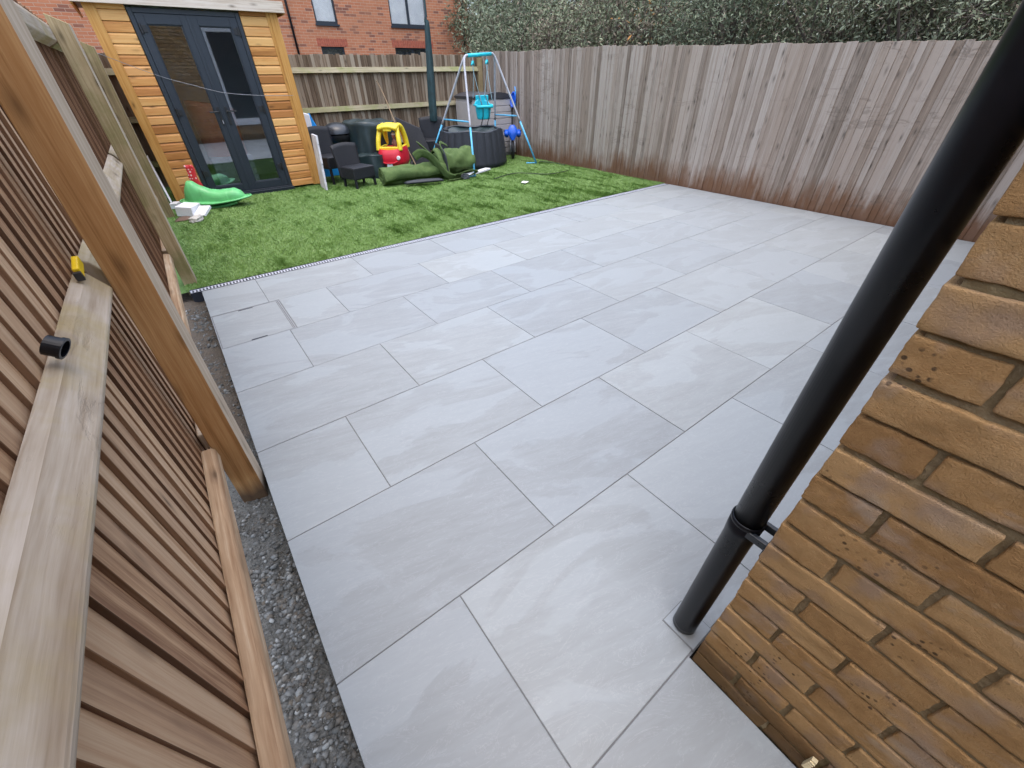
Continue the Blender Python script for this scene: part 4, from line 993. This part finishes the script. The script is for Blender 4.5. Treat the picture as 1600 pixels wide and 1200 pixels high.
# ------------------------------------------------------------------ storage box
t = thing('storage_box', (6.4,5.0,0), 'grey-beige resin garden storage box with dark lid in the far corner behind the hot tub', 'storage box')
X0, X1, Y0, Y1 = 5.94, 6.69, 4.3, 5.42
g = MB(); g.bb(X0,X1,Y0+.0,Y1,.0,1.08)
g.build('body', 'boxg', t, bevel=.015, seg=2)
g = MB()
for k in range(9): g.extrude([(0,-.001,.0),(0,-.016,.008),(0,-.016,.1),(0,-.001,.108)], (X0+.03,Y0,.05+k*.113), (X1-.02,Y0,.05+k*.113))
g.build('slatted_panel', 'boxg', t)
g = MB(); g.bb(X0-.016,X0-.001,Y0+.05,Y1-.02,.04,1.02); g.build('door_panel', 'boxg', t, bevel=.008)
g = MB(); n = 10
for k in range(n):
    u0, u1 = k/n, (k+1)/n; h0, h1 = .07*math.sin(u0*math.pi)**.8, .07*math.sin(u1*math.pi)**.8 if u1 < 1 else 0
    xa, xb = X0-.03+(X1+.04-X0)*u0, X0-.03+(X1+.04-X0)*u1
    g.solid([(xa,Y0-.03,1.085),(xb,Y0-.03,1.085),(xb,Y1+.0,1.085),(xa,Y1+.0,1.085),(xa,Y0-.03,1.125+h0),(xb,Y0-.03,1.125+h1),(xb,Y1,1.125+h1),(xa,Y1,1.125+h0)])
g.build('lid', 'boxlid', t)
g = MB(); g.bb(X0-.035,X0-.017,4.72,4.84,1.0,1.07); g.build('latch', 'boxlid', t, bevel=.004)
# ------------------------------------------------------------------ parasol
t = thing('parasol', (5.2,5.0,0), 'tall closed cantilever parasol in a dark green cover in front of the back fence', 'parasol')
def par(u, v):
    a = u*2*math.pi; z = .72+v*1.62; r = np.interp(v, [0,.03,.3,.6,.85,.97,1], [.07,.08,.08,.068,.056,.045,.03]); r *= 1+.1*math.sin(a*3+v*2)+.08*noise.noise(Vector((math.cos(a)*2,math.sin(a)*2,v*6)))
    return (5.06+.11*v+r*math.cos(a), 4.9+.06*v+r*math.sin(a), z)
g = MB(); g.grid(par, 32, 40, True); g.build('cover', 'paras', t, smooth=True)
g = MB(); g.tube([(5.14,5.02,.0),(5.2,5.02,3.2)], .024, 12); g.build('mast', 'anth_gl', t, smooth=True)
g = MB(); g.tube([(5.2,5.02,3.1),(5.17,4.96,2.38)], .018, 10); g.solid([(5.1,4.92,2.3),(5.2,4.93,2.3),(5.22,4.98,2.3),(5.12,4.98,2.3),(5.13,4.93,2.38),(5.15,4.93,2.36),(5.16,4.97,2.34),(5.13,4.97,2.38)]); g.build('hanger', 'paras', t)
g = MB(); g.bb(4.9,5.4,4.8,5.25,0,.06); g.build('base', 'black', t, bevel=.02)

# ------------------------------------------------------------------ swing
t = thing('swing', (5.3,3.4,0), 'toddler garden swing with grey and blue tubular frame standing before the hot tub', 'swing')
T1, T2 = Vector((4.99,3.42,1.73)), Vector((5.72,3.52,1.77))
feet = {'B':(4.6,2.68,.01), 'A':(4.5,4.28,.01), 'C':(6.31,2.96,.01), 'D':(6.06,4.08,.01)}
def leg(foot, top, inward):
    f = Vector(foot); mid = f.lerp(top, .42)
    g_ = MB(); g_.tube([f, mid], .017, 12); lg = g_.build('leg', 'bluebar', t, smooth=True)
    g_ = MB(); g_.tube(spline([tuple(mid), tuple(f.lerp(top,.8)), tuple(f.lerp(top,.955)), tuple(top.lerp(inward,.05)+Vector((0,0,.02))), tuple(top.lerp(inward,.16)+Vector((0,0,.025)))], 6), .018, 12); g_.build('upper_tube', 'silver', lg, smooth=True)
leg(feet['B'], T1, T2); leg(feet['A'], T1, T2); leg(feet['C'], T2, T1); leg(feet['D'], T2, T1)
a, b_ = T1.lerp(T2,.12)+Vector((0,0,.025)), T1.lerp(T2,.88)+Vector((0,0,.025))
g = MB(); g.tube([a,b_], .027, 16); g.build('top_bar', 'teal', t, smooth=True)
def cross(k1, k2, T_, f_=.47):
    g_ = MB(); g_.tube([Vector(feet[k1]).lerp(T_,f_), Vector(feet[k2]).lerp(T_,f_)], .013, 10); g_.build('crossbar', 'bluebar', t, smooth=True)
cross('A','B',T1); cross('C','D',T2)
g = MB(); c0 = Vector(feet['C']); g.tube([c0+Vector((.01,0,.01)), c0+Vector((-.17,.12,.01))], .012, 8); g.build('ground_foot', 'bluebar', t)
g = MB(); c0 = Vector(feet['B']); g.tube([c0+Vector((.02,0,.005)), c0+Vector((-.15,.02,.005))], .013, 8); g.build('ground_foot', 'bluebar', t)
SC = Vector((5.40,3.5,.98))
hang = [T1.lerp(T2,.27), T1.lerp(T2,.73)]
for i, hp in enumerate(hang):
    g = MB(); g.tube([hp+Vector((0,0,0)), hp+Vector((0,0,-.07))], .007, 6); g.build('hook', 'silver', t)
    g = MB(); q = hp+Vector((0,0,-.09)); g.tube([q+Vector((-.06,-.05,-.02)), q+Vector((0,0,.02)), q+Vector((.06,.05,-.02))], [.014,.026,.014], 8); g.build('rope_spreader', 'teal', t, smooth=True)
    for s_ in (-1,1):
        e = SC+Vector(((-1 if i == 0 else 1)*.13, s_*.13, .12 if s_ < 0 else .16))
        g = MB(); g.tube([q+Vector((s_*.05,s_*.045,-.02)), e], .005, 6); g.build('rope', 'rope', t)
seat = MB()
R3 = rotz(R_(-20))
def bucket(u, v):
    a = u*2*math.pi; ca, sa = math.cos(a), math.sin(a); k = (abs(ca)**3+abs(sa)**3)**(-1/3); w = .11+.035*v
    hi = .22+(.1*max(0,sa)**1.5); p_ = R3@Vector((ca*k*w, sa*k*w*.95, -.17+hi*v)); return SC+p_
seat.grid(bucket, 40, 12, True); seat.grid(lambda u, v: SC+R3@Vector((.11*(v)*math.cos(u*6.2832), .105*v*math.sin(u*6.2832), -.168)), 40, 3, True)
st = seat.build('bucket_seat', 'teal', t, smooth=True, solid=.015)
g = MB(); g.tube([SC+R3@Vector((x_, -.14, .03)) for x_ in (-.16,-.05,.05,.16)], .024, 10); g.tube([SC+R3@Vector((-.15,y_,.05)) for y_ in (-.14,0,.12)], .017, 8); g.tube([SC+R3@Vector((.15,y_,.05)) for y_ in (-.14,0,.12)], .017, 8); g.build('safety_bar', 'teal', t, smooth=True)
g = MB(); g.box(SC+R3@Vector((.02,.14,.07)), (.25,.03,.26), R3); g.build('seat_back', 'teal', t, bevel=.012, seg=3)
for dx_ in (-.04,.08):
    g = MB(); g.tube([SC+R3@Vector((dx_,.12,.2)), SC+R3@Vector((dx_,-.04,.1)), SC+R3@Vector((dx_,-.16,.0)), SC+R3@Vector((dx_-.0,-.14,-.12)), SC+R3@Vector((dx_-.05,-.1,-.3))], .008, 6); g.build('strap', 'black', t)

# ------------------------------------------------------------------ ride-on motorbike and blue sledge
t = thing('toy_motorbike', (6.42,3.92,0), 'small blue ride-on motorbike parked between the hot tub and the storage box', 'ride-on toy')
BC = Vector((6.42,3.92,0)); R3 = rotz(R_(-35))
def T(x, y, z): return BC+R3@Vector((x,y,z))
for nm, yy in (('front_wheel',-.16),('rear_wheel',.3)):
    g = MB()
    def tor(u, v, yy=yy): a = u*2*math.pi; b2 = v*2*math.pi; rr = .125+.035*math.cos(b2); return T(.034*math.sin(b2), yy+rr*math.cos(a), .16+rr*math.sin(a))
    g.grid(tor, 32, 9, True); g.tube([T(-.025,yy,.135),T(.025,yy,.135)], (.09), 14); g.build(nm, 'black', t, smooth=True)
for s_ in (-1,1):
    g = MB(); g.tube([T(s_*.045,-.16,.135),T(s_*.045,-.1,.42)], .012, 8); g.build('fork', 'silver', t, smooth=True)
def fair(u, v):
    a = u*2*math.pi; w = np.interp(v,[0,.2,.5,.8,1],[.03,.07,.11,.09,.04]); return T(w*math.cos(a), -.16+.1*v+w*.5*math.sin(a), .36+.27*v)
g = MB(); g.grid(fair, 24, 10, True); g.build('front_fairing', 'blue', t, smooth=True)
def tank(u, v):
    a = u*2*math.pi; w = np.interp(v,[0,.15,.5,.8,1],[.02,.06,.075,.06,.02]); return T(w*math.cos(a), -.05+.5*v, .42+.05*math.sin(v*6)+w*math.sin(a)*.8)
g = MB(); g.grid(tank, 24, 14, True); g.build('body', 'blue', t, smooth=True)
g = MB(); g.tube([T(-.19,-.06,.52),T(-.08,-.1,.5),T(.08,-.1,.5),T(.19,-.06,.52)], .014, 8); g.build('handlebar', 'black', t, smooth=True)
for s_ in (-1,1):
    g = MB(); g.tube([T(s_*.13,-.13,.44),T(s_*.13,-.04,.5)], [.045,.06], 12); g.build('hand_guard', 'blue', t, smooth=True)
t = thing('hanging_toy', (6.7,4.3,1.1), 'blue plastic toy shell hanging on the side fence just above the toy motorbike', 'toy')
def sled(u, v):
    a = (u-.5)*math.pi*.95; w = .085*min(1, math.sin(min(1,v*1.02)*math.pi)**.5+.02); return (6.62+.05*math.cos(a)+.04*v, 4.2+w*math.sin(a), .92+.27*v)
g = MB(); g.grid(sled, 12, 24); g.build('shell', 'blue', t, smooth=True, solid=.02)
g = MB(); g.tube([(6.66,4.13,.95),(6.68,4.14,1.2),(6.71,4.2,1.28)], .012, 6); g.build('handle', 'lblue', t)

# ------------------------------------------------------------------ far house
fh = thing('brick_house', (5,14,0), 'large red brick house beyond the back fence with grey framed windows', 'house')
FY = 14.0
wins = [(5.88,6.62,2.93,4.2,'up'),(8.57,10.05,2.96,4.2,'up2'),(5.86,6.66,1.3,2.34,'lo'),(8.58,10.05,1.3,2.35,'lo2'),(1.2,2.6,2.9,4.2,'a'),(-3,-1.6,2.9,4.2,'b')]
g = MB()
xs = sorted({-14,11.9}|{w_[0] for w_ in wins}|{w_[1] for w_ in wins}); zs = sorted({-.1,6.5}|{w_[2] for w_ in wins}|{w_[3] for w_ in wins})
for a, b_ in zip(xs[:-1], xs[1:]):
    for c_, d_ in zip(zs[:-1], zs[1:]):
        if any(w_[0] <= (a+b_)/2 <= w_[1] and w_[2] <= (c_+d_)/2 <= w_[3] for w_ in wins): continue
        g.v += [(a,FY,c_),(b_,FY,c_),(b_,FY,d_),(a,FY,d_)]; n_ = len(g.v); g.face((n_-4,n_-3,n_-2,n_-1), [(0,0)]*4, .5, 0)
g.bb(11.65,11.9,FY+.001,22,-.1,6.5); g.bb(-14,11.65,FY+.3,22,-.1,6.45)
for w_ in wins:
    a, b_, c_, d_ = w_[:4]
    for q in (((a,FY,c_),(a,FY+.12,c_),(a,FY+.12,d_),(a,FY,d_)),((b_,FY,c_),(b_,FY,d_),(b_,FY+.12,d_),(b_,FY+.12,c_)),((a,FY,c_),(b_,FY,c_),(b_,FY+.12,c_),(a,FY+.12,c_)),((a,FY,d_),(a,FY+.12,d_),(b_,FY+.12,d_),(b_,FY,d_))):
        g.v += list(q); n_ = len(g.v); g.face((n_-4,n_-3,n_-2,n_-1), [(0,0)]*4, .5, 0)
g.build('wall', 'farbrick', fh)
M['soldier'] = plain('soldier brick', (.36,.1,.06), .9, .3, 12, .2)
for w_ in wins:
    a, b_, c_, d_ = w_[:4]; g = MB(); y0, y1 = FY+.05, FY+.11; f_ = .055
    g.bb(a,a+f_,y0,y1,c_,d_); g.bb(b_-f_,b_,y0,y1,c_,d_); g.bb(a+f_,b_-f_,y0+.001,y1-.001,c_,c_+f_+.02); g.bb(a+f_,b_-f_,y0+.001,y1-.001,d_-f_,d_)
    if b_-a > 1: g.bb((a+b_)/2-.045,(a+b_)/2+.045,y0+.001,y1-.001,c_+f_+.02,d_-f_)
    fr_ = g.build('window', 'anth', fh)
    g = MB(); g.bb(a+f_,b_-f_,y0+.02,y0+.028,c_+f_,d_-f_); g.build('pane', 'farglass', fr_)
    g = MB(); g.bb(a+f_,b_-f_,y0+.034,y0+.044,c_+f_,d_-f_); g.build('curtain', 'curtain' if w_[4].startswith('up') else 'anth', fr_)
    g = MB(); g.bb(a-.03,b_+.03,FY-.05,FY-.002,c_-.05,c_-.001); g.build('sill', 'anth', fr_)
    g = MB(); x = a-.1
    while x < b_+.1: g.bb(x+.004,x+.068,FY-.006,FY-.001,d_+.004,d_+.215); x += .075
    g.build('lintel', 'soldier', fh)
for x in (5.06, 11.62):
    g = MB(); g.tube([(x,FY-.06,0),(x,FY-.06,6.4)], .036, 12); dpf = g.build('rainwater_pipe', 'pipe', fh, smooth=True)
g = MB(); g.solid([(-14.4,FY-.4,6.5),(12.3,FY-.4,6.5),(12.3,22.4,6.5),(-14.4,22.4,6.5),(-14.4,18,9.5),(12.3,18,9.5),(12.3,18.2,9.5),(-14.4,18.2,9.5)]); g.build('roof', 'boxlid', fh)

# ------------------------------------------------------------------ trees and bushes beyond the side fence
def bush(x, y, h, r, kinds, label, seed, n=9000, leaf=.05, twigs=160, name='evergreen_bush', low=1.0, clus=90):
    t = thing(name, (x,y,-.1), label, 'bush' if 'bush' in name else 'tree', 'trees and bushes beyond the side fence')
    r_ = np.random.default_rng(seed)
    g_ = MB(); top = Vector((x+r_.normal(0,.2), y+r_.normal(0,.2), h*.85))
    g_.tube(spline([(x,y,-.1),(x+r_.normal(0,.1),y+r_.normal(0,.1),h*.3),(x+r_.normal(0,.2),y+r_.normal(0,.2),h*.6),tuple(top)], 4), [.11-.008*k for k in range(13)], 7)
    tw = MB()
    # cluster centres through the crown
    C_ = []
    while len(C_) < clus:
        p = r_.normal(0, 1, 3); p /= np.linalg.norm(p); k = r_.random()**.35
        c = np.array([x+p[0]*r*k, y+p[1]*r*k, low+(h-low)*.5+p[2]*(h-low)*.5*k])
        if c[0] < 7.15 or c[2] < .6: continue
        C_.append(c)
    C_ = np.array(C_)
    for c in C_[:26]:
        b0 = Vector((x, y, random.uniform(.3, .6)*c[2])); m = b0.lerp(Vector(c), .5)+Vector(r_.normal(0,.12,3)); g_.tube([b0, m, Vector(c)], [.035,.022,.008], 5, caps=False)
    g_.build('trunk', 'twig', t, smooth=True)
    for i in range(twigs):
        c = Vector(C_[r_.integers(len(C_))]); d = Vector(r_.normal(0,1,3)); d.z = abs(d.z)*.9; d.normalize(); L = random.uniform(.25,.7)
        bend = Vector(r_.normal(0,.12,3)); tw.tube([c-d*L*.4, c+d*L*.2+bend*.5, c+d*L*.6+bend], [.006,.004,.0015], 3, caps=False)
    if twigs: tw.build('twigs', 'twig', t)['kind'] = 'stuff'
    for kn, (mat, share, ls) in enumerate(kinds):
        m = int(n*share); ci = r_.integers(len(C_), size=m)
        P = C_[ci]+r_.normal(0, 1, (m,3))*np.array([.2,.2,.17])*(.7+.6*r_.random((m,1)))*min(1.3,r/1.2)
        P[:,0] = np.maximum(P[:,0], 7.0)
        s = leaf*ls*(.6+.8*r_.random(m)); A1 = r_.normal(0,1,(m,3)); A1 /= np.linalg.norm(A1,axis=1)[:,None]
        N1 = r_.normal(0,1,(m,3))+np.array([-.3,0,.7]); B1 = np.cross(N1, A1); B1 /= np.linalg.norm(B1,axis=1)[:,None]; N2 = np.cross(A1, B1)
        a = A1*s[:,None]; b2 = B1*(s*.28)[:,None]; cu = N2*(s*.12)[:,None]
        # leaf: folded diamond of two quads -> 6 points
        V = np.stack([P-a, P-a*.1+b2+cu, P+a+cu*.2, P-a*.1-b2+cu], 1).reshape(-1,3)
        F = np.arange(m*4).reshape(-1,4)
        cl = r_.random(len(C_))[ci]
        fast('foliage', V, F, mat, np.clip(.45*cl+.55*r_.random(m),0,1), t)
    return t
K1 = [('leaf_a',.75,1),('leaf_b',.15,1),('leaf_d',.1,1)]; K2 = [('leaf_b',.5,1),('leaf_a',.25,1),('leaf_d',.25,1)]; K3 = [('leaf_d',.55,.9),('leaf_b',.45,.9)]; K4 = [('leaf_c',.5,1.1),('leaf_b',.35,1),('leaf_d',.2,1)]
bush(12.6,14.5,4.6,1.9,K1,'dark evergreen bush right against the corner of the red brick house',11,n=11000,leaf=.075)
bush(11.6,10.6,4.3,1.9,K1,'dense dark evergreen bush above the corner where the two fences meet',12,n=12000,leaf=.06)
bush(9.6,7.6,3.2,1.5,K1,'low glossy evergreen bush showing above the fence just right of the swing',13,n=11000,leaf=.05)
bush(9.3,5.2,3.0,1.3,K3,'brown twiggy bush between the glossy evergreen and the taller green bushes',14,n=7000,leaf=.045,twigs=420)
bush(8.9,3.4,3.4,1.3,K2,'mid green bush above the fence left of the orange leaves',15,n=15000,leaf=.04)
bush(8.7,2.1,2.9,1.0,K3+[('leaf_o',.03,1.1)],'twiggy bush with a few orange autumn leaves above the fence',16,n=7500,leaf=.042,twigs=300)
bush(8.7,.7,3.6,1.3,K1,'dark holly-like bush right of the orange leaves',17,n=26000,leaf=.027)
bush(8.6,-.9,3.4,1.2,K2,'olive green bush above the fence middle, between the dark holly and pale willow leaves',18,n=26000,leaf=.027)
bush(8.3,-2.2,3.3,1.1,K4,'pale grey-green narrow-leaved bush above the fence left of the black pipe',19,n=30000,leaf=.027,twigs=420)
bush(8.2,-3.6,3.3,1.1,K4,'pale bush above the fence at the far right beside the black pipe',20,n=26000,leaf=.027)
for i, (x, y, h, r, k, lb) in enumerate(((16.5,15.5,8.5,3.0,K3,'tall bare brown tree rising furthest back beside the red house'),(14.2,9.5,7,2.6,K2,'tall olive tree behind the evergreen at the fence corner'),(13,5.8,6.5,2.5,K3,'tall brown twiggy tree in the back row above the left half of the side fence'),
        (12.4,2.2,6.5,2.5,K1,'tall dark tree in the back row behind the orange leaves'),(11.6,-1.2,6,2.4,K2,'tall green tree in the back row behind the pale bush'),(11,-4.4,6,2.4,K1,'tall dark tree in the back row at the right end of the side fence'))):
    bush(x, y, h, r, k, lb, 30+i, n=13000, leaf=.095, twigs=420 if k is K3 else 120, name='tall_tree', low=.6, clus=130)
